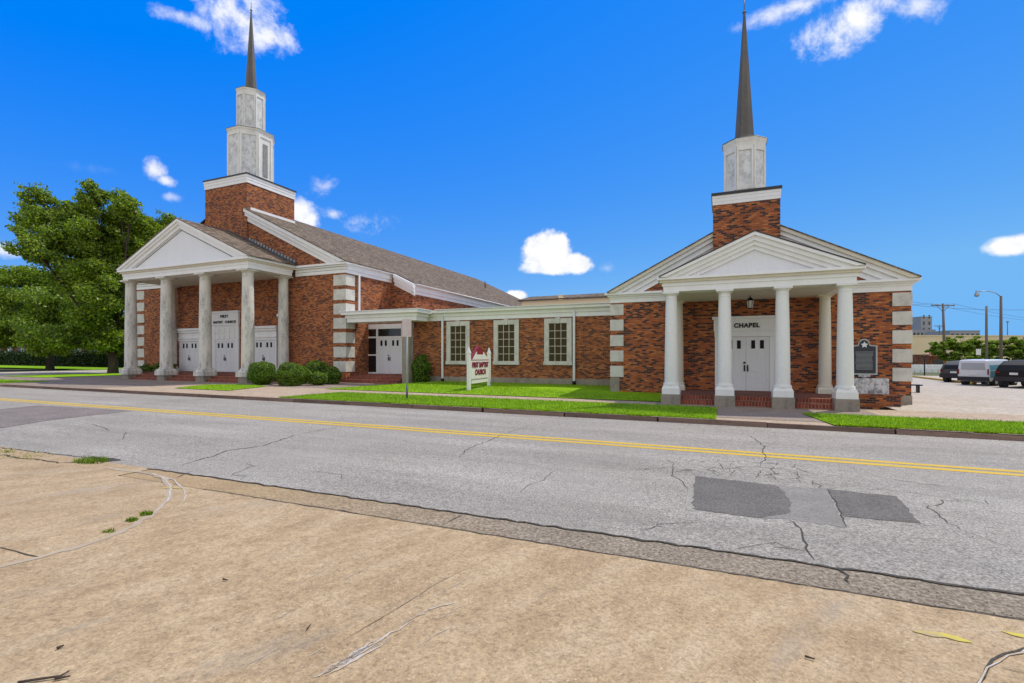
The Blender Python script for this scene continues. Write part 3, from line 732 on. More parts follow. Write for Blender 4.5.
# pediment
TX0_, TX1_ = -38.98, -34.17
PHW, PPIT = 7.15, 0.448
pz = 8.743
b = MB()
for n0, n1, yy in [(0.0, 0.20, 23.32), (0.20, 0.38, 23.42), (0.38, 0.64, 23.54)]: clip_rake(b, XP, PHW+0.05, pz, pz+0.02, PPIT, n0, n1, yy, 23.95)
ped = b.build('pediment', M['white'], ch)
b = MB(); hh = pz+0.02+PPIT*(PHW+0.05)
b.xz([(XP-6.3, pz), (XP+6.3, pz), (XP, hh-0.45)], 23.70, 23.9); b.build('tympanum', M['door_white'], ped)
for sd in (-1, 1):
    b = MB(); x1 = (hh-0.78-pz-0.12)/PPIT
    pts = [(XP, hh-0.76), (XP, hh-0.80), (XP+sd*x1, pz+0.12), (XP+sd*x1, pz+0.16)]
    if sd < 0: pts = pts[::-1]
    b.xz(pts, 23.685, 23.698); b.build('moulding', M['trim_dark'], ped)
b = MB(); roof_slab(b, XP, PHW+0.09, pz+0.0, PPIT, 0.06, 23.29, YW-0.003); prf = b.build('portico_roof', M['shingle'], ch)
for s in (1, -1):
    b = MB(); b2 = MB()
    for k in range(44):
        t0 = 0.3 + k*0.155; 
        if t0 > 6.9: break
        z0 = hh - PPIT*t0
        x0, x1 = sorted((XP+s*t0, XP+s*(t0+0.15)))
        (b2 if k % 2 else b).box(x0, YW-0.09, z0-0.1, x1, YW-0.005, z0 + (0.26 if k % 2 else 0.18))
    pts = [(XP, hh+0.075), (XP+s*PHW, hh-PPIT*PHW+0.075), (XP+s*PHW, hh-PPIT*PHW+0.11), (XP, hh+0.11)]
    if s < 0: pts = pts[::-1]
    b.xz(pts, YW-0.5, YW-0.095)
    b.build('flashing', M['flash'], prf); b2.build('step_flashing', M['flash_lt'], prf)
# columns
for i in range(4):
    column(ch, XC + 0.12 + (i-1.5)*4.3, YP, ZB, 0.42, 0.46, 0.86, 1.06, 0.42, 0.35, 8.0, M['stone_col'], M['stone_col'], M['concrete_blk'])
for s in (-1, 1):
    column(ch, XC+0.2+s*6.35, 27.1, ZB+0.55, 0, 0.3, 1, 0.9, 0.38, 0.33, 8.0, M['stone_col'], M['stone_col'], M['concrete_blk'])
# porch floor and steps
b = MB(); b.box(XC-6.9, 24.63, -0.3, XC+6.9, YW-0.003, ZB+0.58); b.build('porch_floor', M['brick_floor'], ch)
for i in range(3):
    for k in range(2):
        b = MB(); x0 = XC+0.12+(i-1.5)*4.3+0.44; b.box(x0, 23.9+k*0.36, -0.2, x0+3.42, 23.9+(k+1)*0.36-0.003 if k == 0 else 24.627, ZB+0.24+0.19*k); b.build('step', M['brick_step'], ch)
# centre doorway
XD = XC - 0.35
zf = ZB+0.583
b = MB(); x0, x1 = XD-1.55, XD+1.55
b.box(x0, YW-0.10, zf, x0+0.42, YW-0.003, 4.55); b.box(x1-0.42, YW-0.10, zf, x1, YW-0.003, 4.55); b.box(x0+0.423, YW-0.09, 4.42, x1-0.423, YW-0.003, 4.55)
b.box(x0-0.03, YW-0.16, 4.553, x1+0.03, YW-0.003, 5.55); b.box(x0-0.1, YW-0.22, 5.553, x1+0.1, YW-0.003, 5.7)
b.box(x0+0.423, YW-0.06, 3.28, x1-0.423, YW-0.003, 4.417)
for i in range(4):
    for k in range(2):
        cx = x0+0.65+i*0.6; cz = 3.42+k*0.5
        b.box(cx-0.2, YW-0.11, cz, cx+0.2, YW-0.062, cz+0.4)
sur = b.build('door_surround', M['white'], ch)
leaf_door(ch, XD-1.12, XD-0.005, YW-0.06, zf+0.01, 3.27, handle_side=1); leaf_door(ch, XD+0.005, XD+1.12, YW-0.06, zf+0.01, 3.27, handle_side=-1)
text_mesh('lettering', 'FIRST', 0.31, M['black'], sur, (XD, YW-0.172, 5.26), bold=0.010, spacing=1.25)
text_mesh('lettering', 'BAPTIST', 0.28, M['black'], sur, (XD-0.70, YW-0.172, 4.80), bold=0.006, spacing=1.1)
text_mesh('lettering', 'CHURCH', 0.28, M['black'], sur, (XD+0.72, YW-0.172, 4.80), bold=0.006, spacing=1.1)
# side doorways
for s in (-1, 1):
    cx = XD + s*4.3
    b = MB(); b.box(cx-1.32, YW-0.08, zf, cx-1.1, YW-0.003, 3.3); b.box(cx+1.1, YW-0.08, zf, cx+1.32, YW-0.003, 3.3)
    b.box(cx-1.36, YW-0.13, 3.303, cx+1.36, YW-0.003, 4.02); b.box(cx-1.45, YW-0.24, 4.023, cx+1.45, YW-0.003, 4.2); b.box(cx-1.52, YW-0.34, 4.203, cx+1.52, YW-0.003, 4.38)
    b.box(cx-1.40, YW-0.20, 3.5, cx+1.40, YW-0.132, 3.6)
    b.build('side_door_surround', M['white'], ch)
    leaf_door(ch, cx-1.09, cx-0.005, YW-0.06, zf+0.01, 3.29, handle_side=1); leaf_door(ch, cx+0.005, cx+1.09, YW-0.06, zf+0.01, 3.29, handle_side=-1)
# floodlight on the wall
b = MB(); b.tube([(XC+6.0, YW-0.02, 5.05), (XC+6.0, YW-0.28, 5.1)], 0.03, 6); b.lathe(XC+5.9, YW-0.4, [(0.05, 5.0), (0.17, 5.02), (0.2, 5.1), (0.14, 5.24), (0.03, 5.3)], 12); b.build('wall_lamp', M['white'], ch)
# downspout on the corner
b = MB(); b.box(XC+HWN+0.05, 28.9, 4.4, XC+HWN+0.16, 29.05, 8.1); b.build('downspout', M['gutter_metal'], ch)
# tower
TX0, TX1, TY0, TY1 = -38.98, -34.17, YW-0.14, 32.25
b = MB(); b.box(TX0, TY0, 9.0, TX1, TY1, 15.72); tw = b.build('tower', M['brick_main'], ch)
b = MB()
for z0, z1, p in [(15.723, 15.98, 0.04), (15.98, 16.2, 0.06), (16.2, 16.36, 0.09)]: b.box(TX0-p, TY0-p, z0, TX1+p, TY1+p, z1)
b.build('tower_cornice', M['white'], tw)
b = MB(); b.box(TX0-0.13, TY0-0.13, 16.362, TX1+0.13, TY1+0.13, 16.47); b.build('tower_coping', M['trim_dark'], tw)
zt_ = hr-PIT*(TX1-XC)
b = MB(); b.box(TX1+0.003, TY0+0.3, zt_-0.05, TX1+0.06, TY1+0.03, zt_+0.24); b.build('roof_flashing', M['white'], tw)
def steeple(parent, cx, cy, stages, spire, louvers):
    for (z0, z1, r, rc) in stages:
        b = MB(); oct_prof(b, cx, cy, [(r, z0), (r, z1-0.35)]); st = b.build('steeple_stage', M['steeple'], parent)
        b = MB(); oct_prof(b, cx, cy, [(r+0.03, z1-0.348), (r+0.05, z1-0.2), (rc, z1-0.12), (rc+0.04, z1)]); b.build('moulding', M['steeple'], st)
        b = MB(); oct_prof(b, cx, cy, [(r+0.06, z0+0.002), (r+0.06, z0+0.18)]); b.build('base_moulding', M['steeple'], st)
        b = MB(); oct_prof(b, cx, cy, [(rc+0.06, z1+0.002), (rc+0.02, z1+0.05)]); b.build('coping', M['trim_dark'], st)
        fw = 2*r*math.sin(math.pi/8); ap = r*math.cos(math.pi/8)
        for k in range(8):                                   # recessed look: raised corner strips and a panel per face
            a = k*math.pi/4; n = Vector((math.cos(a), math.sin(a), 0)); t = Vector((-n.y, n.x, 0)); c = Vector((cx, cy, 0)) + n*ap
            def slab(bb, u0, u1, za, zb, d0, d1):
                vs = [c+t*u0+n*d0, c+t*u1+n*d0, c+t*u1+n*d1, c+t*u0+n*d1]
                bb.xy([(q.x, q.y) for q in vs], za, zb)
            bb = MB(); w = fw*0.5
            slab(bb, -w, -w+fw*0.12, z0+0.2, z1-0.36, -0.01, 0.06); slab(bb, w-fw*0.12, w, z0+0.2, z1-0.36, -0.01, 0.06)
            slab(bb, -w+fw*0.121, w-fw*0.121, z0+0.2, z0+0.4, -0.01, 0.055); slab(bb, -w+fw*0.121, w-fw*0.121, z1-0.55, z1-0.36, -0.01, 0.055)
            bb.build('panel_frame', M['steeple'], st)
            if k % 4 == 0 and louvers and r > 1.3:
                lb = MB(); lw = fw*0.17; zt = z1-1.0
                slab(lb, -lw, lw, z0+0.5, zt, 0.001, 0.02)
                zz = z0+0.55
                while zz < zt-0.08: slab(lb, -lw*0.95, lw*0.95, zz, zz+0.06, 0.02, 0.07); zz += 0.13
                lb.build('louvre', M['louvre'], st)
            else:
                lb = MB(); slab(lb, -w+fw*0.13, w-fw*0.13, z0+0.41, z1-0.56, 0.001, 0.012); lb.build('panel', M['steeple_dirty'], st)
    z0, r0, z1 = spire
    b = MB(); oct_prof(b, cx, cy, [(r0*1.25, z0-0.02), (r0*1.2, z0+0.1), (r0, z0+0.3), (0.05, z1)]); sp = b.build('spire', M['spire'], parent)
    b = MB(); b.tube([(cx, cy, z1-0.2), (cx, cy, z1+0.75)], 0.025, 6); b.lathe(cx, cy, [(0.02, z1-0.05), (0.1, z1+0.04), (0.02, z1+0.13)], 10); b.build('finial', M['spire'], sp)
steeple(ch, -36.5, 29.85, [(16.452, 20.7, 1.77, 1.88), (20.753, 24.25, 1.08, 1.17)], (24.3, 0.47, 31.3), True)

# ------------------------------------------------------------------ CHAPEL (right)
XB = 1.1; CYW = 24.9; CYP = 21.1
cp = thing('chapel_building', 'smaller orange brick chapel with white columned porch and single stage white steeple', 'chapel', (XB, CYW, 0.1))
HC = 6.15; cE, CP = 5.22, 0.515; cTip = 6.28; XG = XB+0.05; cH = cE + CP*cTip
b = MB(); b.xz([(XB-HC, -0.4), (XB+HC, -0.4), (XB+HC, cE-0.05), (XB, cH-0.15), (XB-HC, cE-0.05)], CYW, 44); b.build('wall', M['brick_chapel'], cp)
for s in (-1, 1):
    xq = XB+s*HC
    for k in range(5):
        b = MB(); z0 = 1.0+k*0.775; x0, x1 = (xq-0.64, xq+0.03) if s > 0 else (xq-0.03, xq+0.64)
        b.box(x0, CYW-0.03, z0, x1, CYW+0.6, z0+0.55); b.build('quoin', M['quoin'], cp)
    b = MB(); x0, x1 = (xq-0.62, xq+0.025) if s > 0 else (xq-0.025, xq+0.44)
    b.box(x0, CYW-0.025, -0.3, x1, CYW+0.5, 0.97 if s < 0 else 0.42); b.build('quoin_base', M['concrete_blk'], cp)
CL = [(4.72, 4.93, 0.02), (4.93, 5.02, 0.06), (5.02, 5.1, 0.14), (5.1, 5.2, 0.26)]
for s in (-1, 1):
    b = MB()
    for z0, z1, p in CL:
        xa, xb = sorted((XB+s*(3.35+p+0.003), XB+s*(HC+p))); b.box(xa, CYW-p-0.03, z0, xb, CYW-0.003, z1)
        xa, xb = sorted((XB+s*(HC+0.003), XB+s*(HC+p))); b.box(xa, CYW-0.002, z0, xb, 44, z1)
    b.build('cornice', M['white'], cp)
for sd in (-1, 1):
    b = MB()
    for n0, n1, yy in [(0.17, 0.36, 24.62), (0.36, 0.62, 24.74), (0.62, 0.86, 24.83)]: clip_rake(b, XG, cTip, 5.203, cE, CP, n0, n1, yy, CYW-0.002, 1.2, (sd,))
    gr_ = b.build('gable_rake', M['white'], cp)
    b = MB(); clip_rake(b, XG, cTip, 5.203, cE, CP, 0.0, 0.17, 24.52, CYW-0.002, 1.2, (sd,)); b.build('crown_moulding', M['cream'], gr_)  # outer rake band carries the same painted tan shading
b = MB(); roof_slab(b, XG, cTip+0.03, cE-0.0155, CP, 0.05, 24.48, 44.3); b.build('roof', M['shingle'], cp)
# portico
b = MB(); ring(b, XB-3.17, XB+3.38, 20.84, CYW-0.4, [(4.64, 4.86, 0.02), (4.86, 5.0, 0.06), (5.1, 5.2, 0.24)]); pe_ = b.build('portico_entablature', M['white'], cp)
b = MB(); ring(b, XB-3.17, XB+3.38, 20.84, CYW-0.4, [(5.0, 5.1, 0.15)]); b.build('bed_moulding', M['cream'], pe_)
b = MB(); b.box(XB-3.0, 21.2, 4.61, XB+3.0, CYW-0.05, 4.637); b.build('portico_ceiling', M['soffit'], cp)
QH, QP = 3.44, 0.435; XQ = XB+0.13; qz = 5.203; qh = qz+0.01+QP*QH
b = MB()
for n0, n1, yy in [(0.0, 0.12, 20.52), (0.12, 0.30, 20.62), (0.30, 0.46, 20.70), (0.46, 0.62, 20.78)]: clip_rake(b, XQ, QH, qz, qz+0.01, QP, n0, n1, yy, 21.0)
ped = b.build('pediment', M['white'], cp)
b = MB(); b.xz([(XQ-3.0, qz), (XQ+3.0, qz), (XQ, qh-0.4)], 20.86, 20.98); b.build('tympanum', M['door_white'], ped)
b = MB(); roof_slab(b, XQ, QH+0.03, qz-0.0, QP, 0.045, 20.5, CYW-0.003); b.build('portico_roof', M['trim_dark'], cp)
for i in range(4):
    column(cp, XB+0.1+(i-1.5)*2.0, CYP, 0.1, 0.40, 0.34, 0.74, 0.68, 0.27, 0.215, 4.64, M['white_col'], M['white_col'], M['concrete_blk'])
for s in (-1, 1):
    column(cp, XB+0.08+s*2.95, 24.35, 0.46, 0, 0.26, 1, 0.6, 0.24, 0.2, 4.64, M['cream_col'], M['cream_col'], M['concrete_blk'])
b = MB(); b.box(XB-3.2, 21.5, -0.3, XB+3.5, CYW-0.003, 0.46); b.build('porch_floor', M['brick_floor'], cp)
for i in range(3):
    b = MB(); x0 = XB+0.1+(i-1.5)*2.0+0.37; b.box(x0, 20.95, -0.2, x0+1.26, 21.497, 0.28); b.build('step', M['brick_step'], cp)
    b = MB(); b.box(x0, 21.2, 0.283, x0+1.26, 21.495, 0.455); b.build('step', M['brick_step'], cp)
# chapel doorway
b = MB(); x0, x1 = -0.18, 2.38
b.box(x0, CYW-0.09, 0.463, x0+0.36, CYW-0.003, 2.93); b.box(x1-0.30, CYW-0.09, 0.463, x1, CYW-0.003, 2.93)
b.box(x0-0.02, CYW-0.11, 2.933, x1+0.02, CYW-0.003, 3.18); b.box(x0-0.05, CYW-0.14, 3.183, x1+0.05, CYW-0.003, 3.74); b.box(x0-0.12, CYW-0.2, 3.743, x1+0.12, CYW-0.003, 3.86)
sur = b.build('door_surround', M['white'], cp)
leaf_door(cp, 0.19, 1.125, CYW-0.06, 0.47, 2.92, handle_side=1); leaf_door(cp, 1.135, 2.07, CYW-0.06, 0.47, 2.92, handle_side=-1)
text_mesh('lettering', 'CHAPEL', 0.27, M['black'], sur, (1.15, CYW-0.152, 3.43), bold=0.012, spacing=1.12)
# tower and steeple
TX0, TX1, TY0, TY1 = -0.26, 2.47, 24.42, 27.1
b = MB(); b.box(TX0, TY0, 5.3, TX1, TY1, 8.95); tw = b.build('tower', M['brick_chapel'], cp)
b = MB()
for z0, z1, p in [(8.953, 9.1, 0.015), (9.1, 9.26, 0.025), (9.26, 9.37, 0.04)]: b.box(TX0-p, TY0-p, z0, TX1+p, TY1+p, z1)
b.build('tower_cornice', M['white'], tw)
b = MB(); b.box(TX0-0.07, TY0-0.07, 9.372, TX1+0.07, TY1+0.07, 9.5); b.build('tower_coping', M['trim_dark'], tw)
steeple(cp, 1.1, 25.8, [(9.502, 12.05, 0.90, 0.98)], (12.1, 0.44, 18.3), False)
# hanging lantern is a thing of its own
ln = thing('lantern', 'black and glass lantern hanging under the chapel porch ceiling', 'lantern', (1.22, 23.2, 4.05))
b = MB(); b.tube([(1.22, 23.2, 4.55), (1.22, 23.2, 4.69)], 0.015, 6); b.lathe(1.22, 23.2, [(0.02, 4.55), (0.15, 4.42), (0.16, 4.40)], 6, False); b.lathe(1.22, 23.2, [(0.1, 4.05), (0.12, 4.08)], 6, False)
for k in range(6):
    a = k*math.pi/3; b.tube([(1.22+0.15*math.cos(a), 23.2+0.15*math.sin(a), 4.4), (1.22+0.11*math.cos(a), 23.2+0.11*math.sin(a), 4.07)], 0.012, 5)
b.build('lantern_frame', M['iron'], ln)
b = MB(); b.lathe(1.22, 23.2, [(0.1, 4.085), (0.135, 4.39)], 6, False); b.build('lantern_glass', M['sign_white'], ln)

# ------------------------------------------------------------------ CONNECTING WING
CW = 29.5
wg = thing('connecting_wing', 'long low red brick wing with white fascia and three windows between church and chapel', 'building', (-13, CW, 0.25))
b = MB(); b.box(-20.0, CW, 0.0, -4.6, 39, 5.0); b.box(-24.8, 30.25, 0.0, -20.003, 39, 5.0); b.build('wall', M['brick_main'], wg)
b = MB(); b.box(-19.99, CW-0.06, -0.1, -5.15, CW-0.003, 0.66); b.build('foundation', M['concrete_blk'], wg)
FL = [(4.5, 4.78, 0.04), (4.78, 5.02, 0.12), (5.02, 5.2, 0.34)]
b = MB()
for z0, z1, p in FL: b.box(-20.0, CW-p, z0, -5.06, CW-0.003, z1)
b.build('fascia', M['white'], wg)
b = MB(); b.box(-18.0, CW-0.44, 5.203, -5.2, CW+9, 5.25); b.build('flat_roof', M['gutter_metal'], wg)
# canopy over the entry
b = MB()
for z0, z1, p in FL: b.box(-24.35-p, 27.75-p, z0-0.05, -18.6+p, CW-0.4, z1-0.03)
cn = b.build('entry_canopy', M['white'], wg)
b = MB(); b.box(-24.8, 27.35, 5.172, -18.2, CW-0.405, 5.22); b.build('canopy_roof', M['gutter_metal'], cn)
b = MB(); b.box(-19.75, 27.78, 0.1, -19.2, 28.3, 4.44); b.build('canopy_pillar', M['concrete_blk'], cn)
# entry steps
for k in range(3):
    b = MB(); b.box(-24.75, 27.5+k*0.36, 0.0, -19.9, 27.5+(k+1)*0.36-0.002 if k < 2 else 30.2, 0.42+0.16*k); b.build('step', M['brick_step'], wg)
# entry glazing
ye = 30.2
b = MB()
for xx in (-24.72, -23.66, -21.42, -20.3): b.box(xx-0.07, ye-0.08, 0.75, xx+0.07, ye+0.04, 4.1)
b.box(-24.79, ye-0.07, 4.1, -20.0, ye+0.04, 4.45); b.box(-24.65, ye-0.075, 3.42, -20.37, ye+0.03, 3.54)
b.box(-24.65, ye-0.075, 2.1, -23.73, ye+0.03, 2.2); b.box(-24.65, ye-0.075, 0.745, -23.73, ye+0.03, 0.86); b.box(-21.35, ye-0.075, 0.745, -20.37, ye+0.03, 0.86); b.box(-21.35, ye-0.075, 2.1, -20.37, ye+0.03, 2.2)
fr = b.build('entry_frame', M['white'], wg)
b = MB()
for x0, x1, z0, z1 in ((-24.65, -23.73, 0.86, 2.1), (-24.65, -23.73, 2.2, 3.42), (-24.65, -23.73, 3.54, 4.1), (-23.59, -21.49, 3.54, 4.1), (-21.35, -20.37, 0.86, 2.1), (-21.35, -20.37, 2.2, 3.42), (-21.35, -20.37, 3.54, 4.1)):
    b.box(x0, ye-0.02, z0, x1, ye, z1)
b.build('entry_glass', M['glass'], fr)
leaf_door(wg, -23.585, -22.545, ye-0.05, 0.76, 3.41, handle_side=1); leaf_door(wg, -22.535, -21.495, ye-0.05, 0.76, 3.41, handle_side=-1)
# windows
for xc in (-16.37, -12.8, -9.28):
    b = MB(); x0, x1, z0, z1 = xc-0.89, xc+0.89, 1.62, 4.42; t = 0.30
    b.box(x0, CW-0.09, z0, x0+t, CW-0.003, z1); b.box(x1-t, CW-0.09, z0, x1, CW-0.003, z1)
    b.box(x0+t+0.001, CW-0.088, z1-t, x1-t-0.001, CW-0.003, z1); b.box(x0-0.04, CW-0.14, z0-0.12, x1+0.04, CW-0.003, z0+0.1)
    b.xz([(xc-0.10, z1-t-0.02), (xc+0.10, z1-t-0.02), (xc+0.16, z1+0.06), (xc-0.16, z1+0.06)], CW-0.13, CW-0.09)
    w = b.build('window', M['quoin'], wg)
    b = MB(); xa, xb, za, zb = x0+t, x1-t, z0+0.1, z1-t; b.box(xa, CW-0.02, za, xb, CW-0.004, zb); b.build('pane', M['glass_amber'], w)
    b = MB()
    for i in range(4):
        xx = xa+(xb-xa)*i/3; b.box(xx-0.022, CW-0.05, za, xx+0.022, CW-0.021, zb)
    for k in range(6):
        zz = za+(zb-za)*k/5; b.box(xa, CW-0.046, zz-0.02, xb, CW-0.0212, zz+0.02)
    b.build('muntin', M['muntin'], w)
for xx in (-17.55, -8.22):
    b = MB(); b.box(xx-0.07, CW-0.16, 0.52, xx+0.07, CW-0.065, 5.0); d = b.build('downspout', M['gutter_metal'], wg)
    b = MB(); b.tube([(xx, CW-0.12, 0.3), (xx, CW-0.12, 0.53)], 0.11, 10); b.build('drain_shoe', M['iron'], d)
# rear block seen over the wing's roof
rb = thing('rear_block', 'tan block with brown sloping roof rising behind the low wing', 'building', (-10, 41, 0.3))
b = MB(); b.box(-16.3, 41, 0.3, -4.0, 54, 7.08); b.build('wall', M['beige'], rb)
b = MB(); b.add([(-16.6, 40.75, 7.08), (-4.0, 40.75, 7.08), (-4.0, 44, 7.75), (-16.6, 44, 7.75), (-16.6, 54, 7.7), (-4.0, 54, 7.7), (-16.6, 40.75, 6.98), (-4.0, 40.75, 6.98), (-4.0, 54, 6.98), (-16.6, 54, 6.98)],
               [(0, 1, 2, 3), (3, 2, 5, 4), (6, 7, 1, 0), (7, 8, 5, 2, 1), (9, 6, 0, 3, 4), (6, 9, 8, 7)]); b.build('roof', M['shingle'], rb)
b = MB(); b.cbox(-12.6, 40.85, 6.95, 0.4, 0.2, 0.36); b.cbox(-12.6, 40.85, 7.31, 0.5, 0.3, 0.05); b.build('roof_vent', M['beige'], rb)
b = MB(); b.cbox(-7.9, 40.85, 6.95, 0.4, 0.2, 0.36); b.cbox(-7.9, 40.85, 7.31, 0.5, 0.3, 0.05); b.build('roof_vent', M['beige'], rb)

# ------------------------------------------------------------------ signs and markers
p0, p1 = gp(468.8, 390.5, 0.17), gp(489.0, 386.6, 0.2)
dv = (p1-p0); dv.z = 0; Ls = dv.length; ang = math.atan2(dv.y, dv.x)
sg = thing('church_sign', 'white church sign board with red roof trim and maroon lettering between two white posts', 'sign', (p0.x, p0.y, p0.z), ang)
for xx, nm in ((0, 0), (Ls, 0)):
    b = MB(); b.cbox(xx, 0, -0.2, 0.17, 0.17, 2.2); b.cbox(xx, 0, 2.0, 0.21, 0.21, 0.07); b.frustum(xx, 0, 2.071, 0.17, 2.38, 0.03); b.build('post', M['sign_white'], sg, world=False)
b = MB(); x0, x1 = 0.2, Ls-0.2; b.box(x0, -0.06, 0.62, x1, 0.06, 1.62); b.build('board', M['sign_white'], sg, world=False)
b = MB(); xm = Ls/2; b.xz([(x0, 1.66), (x1, 1.66), (xm+0.5, 2.12), (xm+0.5, 1.95), (xm-0.5, 1.95), (xm-0.5, 2.12)], -0.05, 0.05); b.build('gable_panel', M['sign_white'], sg, world=False)
b = MB(); b.xz([(xm-0.45, 1.955), (xm+0.45, 1.955), (xm+0.45, 2.17), (xm, 2.40), (xm-0.45, 2.17)], -0.045, 0.045)
b.xz([(x0-0.02, 1.63), (x0+0.12, 1.66), (xm-0.5, 2.20), (xm-0.1, 2.42), (xm-0.25, 2.42), (xm-0.6, 2.24)], -0.065, 0.065); b.box(x0, -0.065, 1.622, x1, 0.065, 1.658); b.build('roof_trim', M['red'], sg, world=False)
b = MB(); b.box(x0, -0.05, 0.57, x1, 0.05, 0.618); b.box(0.3, -0.05, 0.35, Ls-0.3, 0.05, 0.52); b.build('lower_rail', M['sign_white'], sg, world=False)
def sign_text(t, size, z, m):
    o = text_mesh('lettering', t, size, m, None, (0, 0, 0), bold=0.014); o.parent = sg; o.location = (xm, -0.064, z); o.rotation_euler = (R(90), 0, 0)
sign_text('FIRST BAPTIST', 0.40, 1.36, M['maroon']); sign_text('CHURCH', 0.40, 0.95, M['maroon'])
b = MB(); b.box(-0.2, -0.5, -0.06, Ls+0.4, 0.5, -0.01); 
pd = MB(); q0 = gp(478, 391.0, 0.19); 
pad = MB(); pad.box(0.9, -0.38, -0.1, Ls+0.3, 0.0, 0.035); pad.build('footing', M['quoin'], sg, world=False)
# street sign
q = gp(407, 398.5, 0.15)
ss = thing('street_sign', 'small faded pinkish street sign on a thin grey post in the roadside grass', 'street sign', q)
b = MB(); b.tube([(q.x, q.y, q.z-0.2), (q.x, q.y, q.z+3.5)], 0.035, 8); b.build('post', M['steel_grey'], ss)
b = MB(); b.tube([(q.x, q.y, q.z+0.02), (q.x, q.y, q.z+0.55)], 0.042, 8); b.build('painted_post_foot', simple('violet_paint', (0.10, 0.07, 0.22)), ss)
b = MB(); d = Vector((0.9, 0.43, 0)); n = Vector((0.43, -0.9, 0)); c = Vector((q.x, q.y, 0)) + n*0.05
vs = [c-d*0.2, c+d*0.2, c+d*0.2-n*0.008, c-d*0.2-n*0.008]; b.xy([(v.x, v.y) for v in vs], q.z+2.72, q.z+3.5)
b.build('sign_plate', weathered('faded_sign', (0.62, 0.52, 0.50), (0.42, 0.24, 0.24), 0.6, (1, 1, 1), 3), ss)
# historical marker on a granite block in front of the chapel
mk = thing('historical_marker', 'dark bronze historical marker plaque with silver rim and emblem on granite block', 'marker', (5.5, 23.9, 0.52))
b = MB(); b.box(5.0, 23.75, 0.52, 6.2, 24.25, 1.14); b.build('granite_block', M['granite'], mk)
b = MB(); b.tube([(5.42, 23.95, 1.12), (5.42, 23.95, 1.27)], 0.08, 10); b.cbox(5.42, 23.95, 1.2, 0.4, 0.1, 0.08); b.build('post', M['steel_grey'], mk)
def arch(x0, x1, z0, z1, top):
    w = x1-x0; xm = (x0+x1)/2; pts = [(x0, z0), (x1, z0), (x1, z1)]
    pts += [(xm+w*0.28, z1+0.02)] + [(xm+w*0.22*math.cos(a), z1+0.04+(top-z1-0.04)*math.sin(a)) for a in [math.pi*k/8 for k in range(9)]] + [(xm-w*0.28, z1+0.02), (x0, z1)]
    return pts
b = MB(); b.xz(arch(4.96, 5.86, 1.28, 2.46, 2.74), 23.90, 23.97); b.build('rim', M['steel_grey'], mk)
b = MB(); b.xz(arch(5.02, 5.80, 1.34, 2.42, 2.69), 23.885, 23.899); b.build('plaque', simple('bronze_black', (0.03, 0.035, 0.045), 0.5), mk)
b = MB(); pts = [(5.42+(0.13 if k % 2 == 0 else 0.07)*math.sin(k*math.pi/5), 2.49+(0.13 if k % 2 == 0 else 0.07)*math.cos(k*math.pi/5)) for k in range(10)]
b.xz(pts[::-1], 23.875, 23.884); b.build('emblem', M['plate'], mk)
b = MB(); z = 2.2
while z > 1.48:
    b.box(5.1+random.uniform(0, 0.04), 23.881, z, 5.72-random.uniform(0, 0.05), 23.884, z+0.012); z -= 0.05
b.build('inscription', M['steel_grey'], mk)
b = MB(); b.box(4.95, 23.6, -0.3, 6.55, 24.4, 0.44); b.box(4.9, 23.56, 0.443, 6.6, 24.44, 0.518)
tag(b.build('brick_plinth', M['brick_chapel']), 'low brick plinth carrying the granite block beside the chapel corner', 'plinth')
# bench at the chapel's far corner
q = gp(918, 392.5, 0.12)
bn = thing('bench', 'dark slatted bench end showing past the chapel corner', 'bench', q)
b = MB(); b.box(q.x-1.2, q.y-0.2, q.z+0.38, q.x+0.16, q.y+0.25, q.z+0.44); b.build('seat', M['iron'], bn)
for dx in (-1.0, 0.0):
    b = MB(); b.box(q.x+dx-0.04, q.y-0.15, q.z-0.05, q.x+dx+0.04, q.y+0.2, q.z+0.379); b.build('leg', M['iron'], bn)

# ------------------------------------------------------------------ vegetation
def leaves(b, pts, size, up=0.25, asp=2.0):
    for p, nrm in pts:
        d = Vector((random.gauss(0, 1), random.gauss(0, 1), random.gauss(0, 1))); d = (d + nrm*0.9 + Vector((0, 0, up))).normalized()
        s = d.cross(Vector((random.gauss(0, 1), random.gauss(0, 1), random.gauss(0, 1)))).normalized(); t = s.cross(d)
        L = size*random.uniform(0.6, 1.35); W = L/asp
        b.add([p - s*L*0.5, p + t*W*0.5, p + s*L*0.5, p - t*W*0.5], [(0, 1, 2, 3)])
def rnd_dir():
    while True:
        v = Vector((random.uniform(-1, 1), random.uniform(-1, 1), random.uniform(-1, 1)))
        if 0.05 < v.length < 1: return v.normalized()
def crown_points(blobs, n, sub=26, spread=0.2, lean=Vector((0, 0, 0))):
    out = []; tot = sum((bl[3]*bl[4]*bl[5])**(2/3) for bl in blobs)
    for bl in blobs:
        c = Vector(bl[:3]); r = Vector(bl[3:6]); m = int(n*(bl[3]*bl[4]*bl[5])**(2/3)/tot)
        cs = []
        for _ in range(sub):
            d = rnd_dir(); k = random.uniform(0.45, 1.0)
            cs.append((Vector((c.x+d.x*r.x*k, c.y+d.y*r.y*k, c.z+d.z*r.z*k)), d, random.uniform(0.6, 1.3)))
        for _ in range(m):
            q, d, s = random.choice(cs); g = rnd_dir()*(random.random()**0.5)*s
            p = q + Vector((g.x*r.x*spread*1.3, g.y*r.y*spread*1.3, g.z*r.z*spread*0.75)) + lean*random.random()*s
            out.append((p, (d + g*0.6).normalized()))
    return out
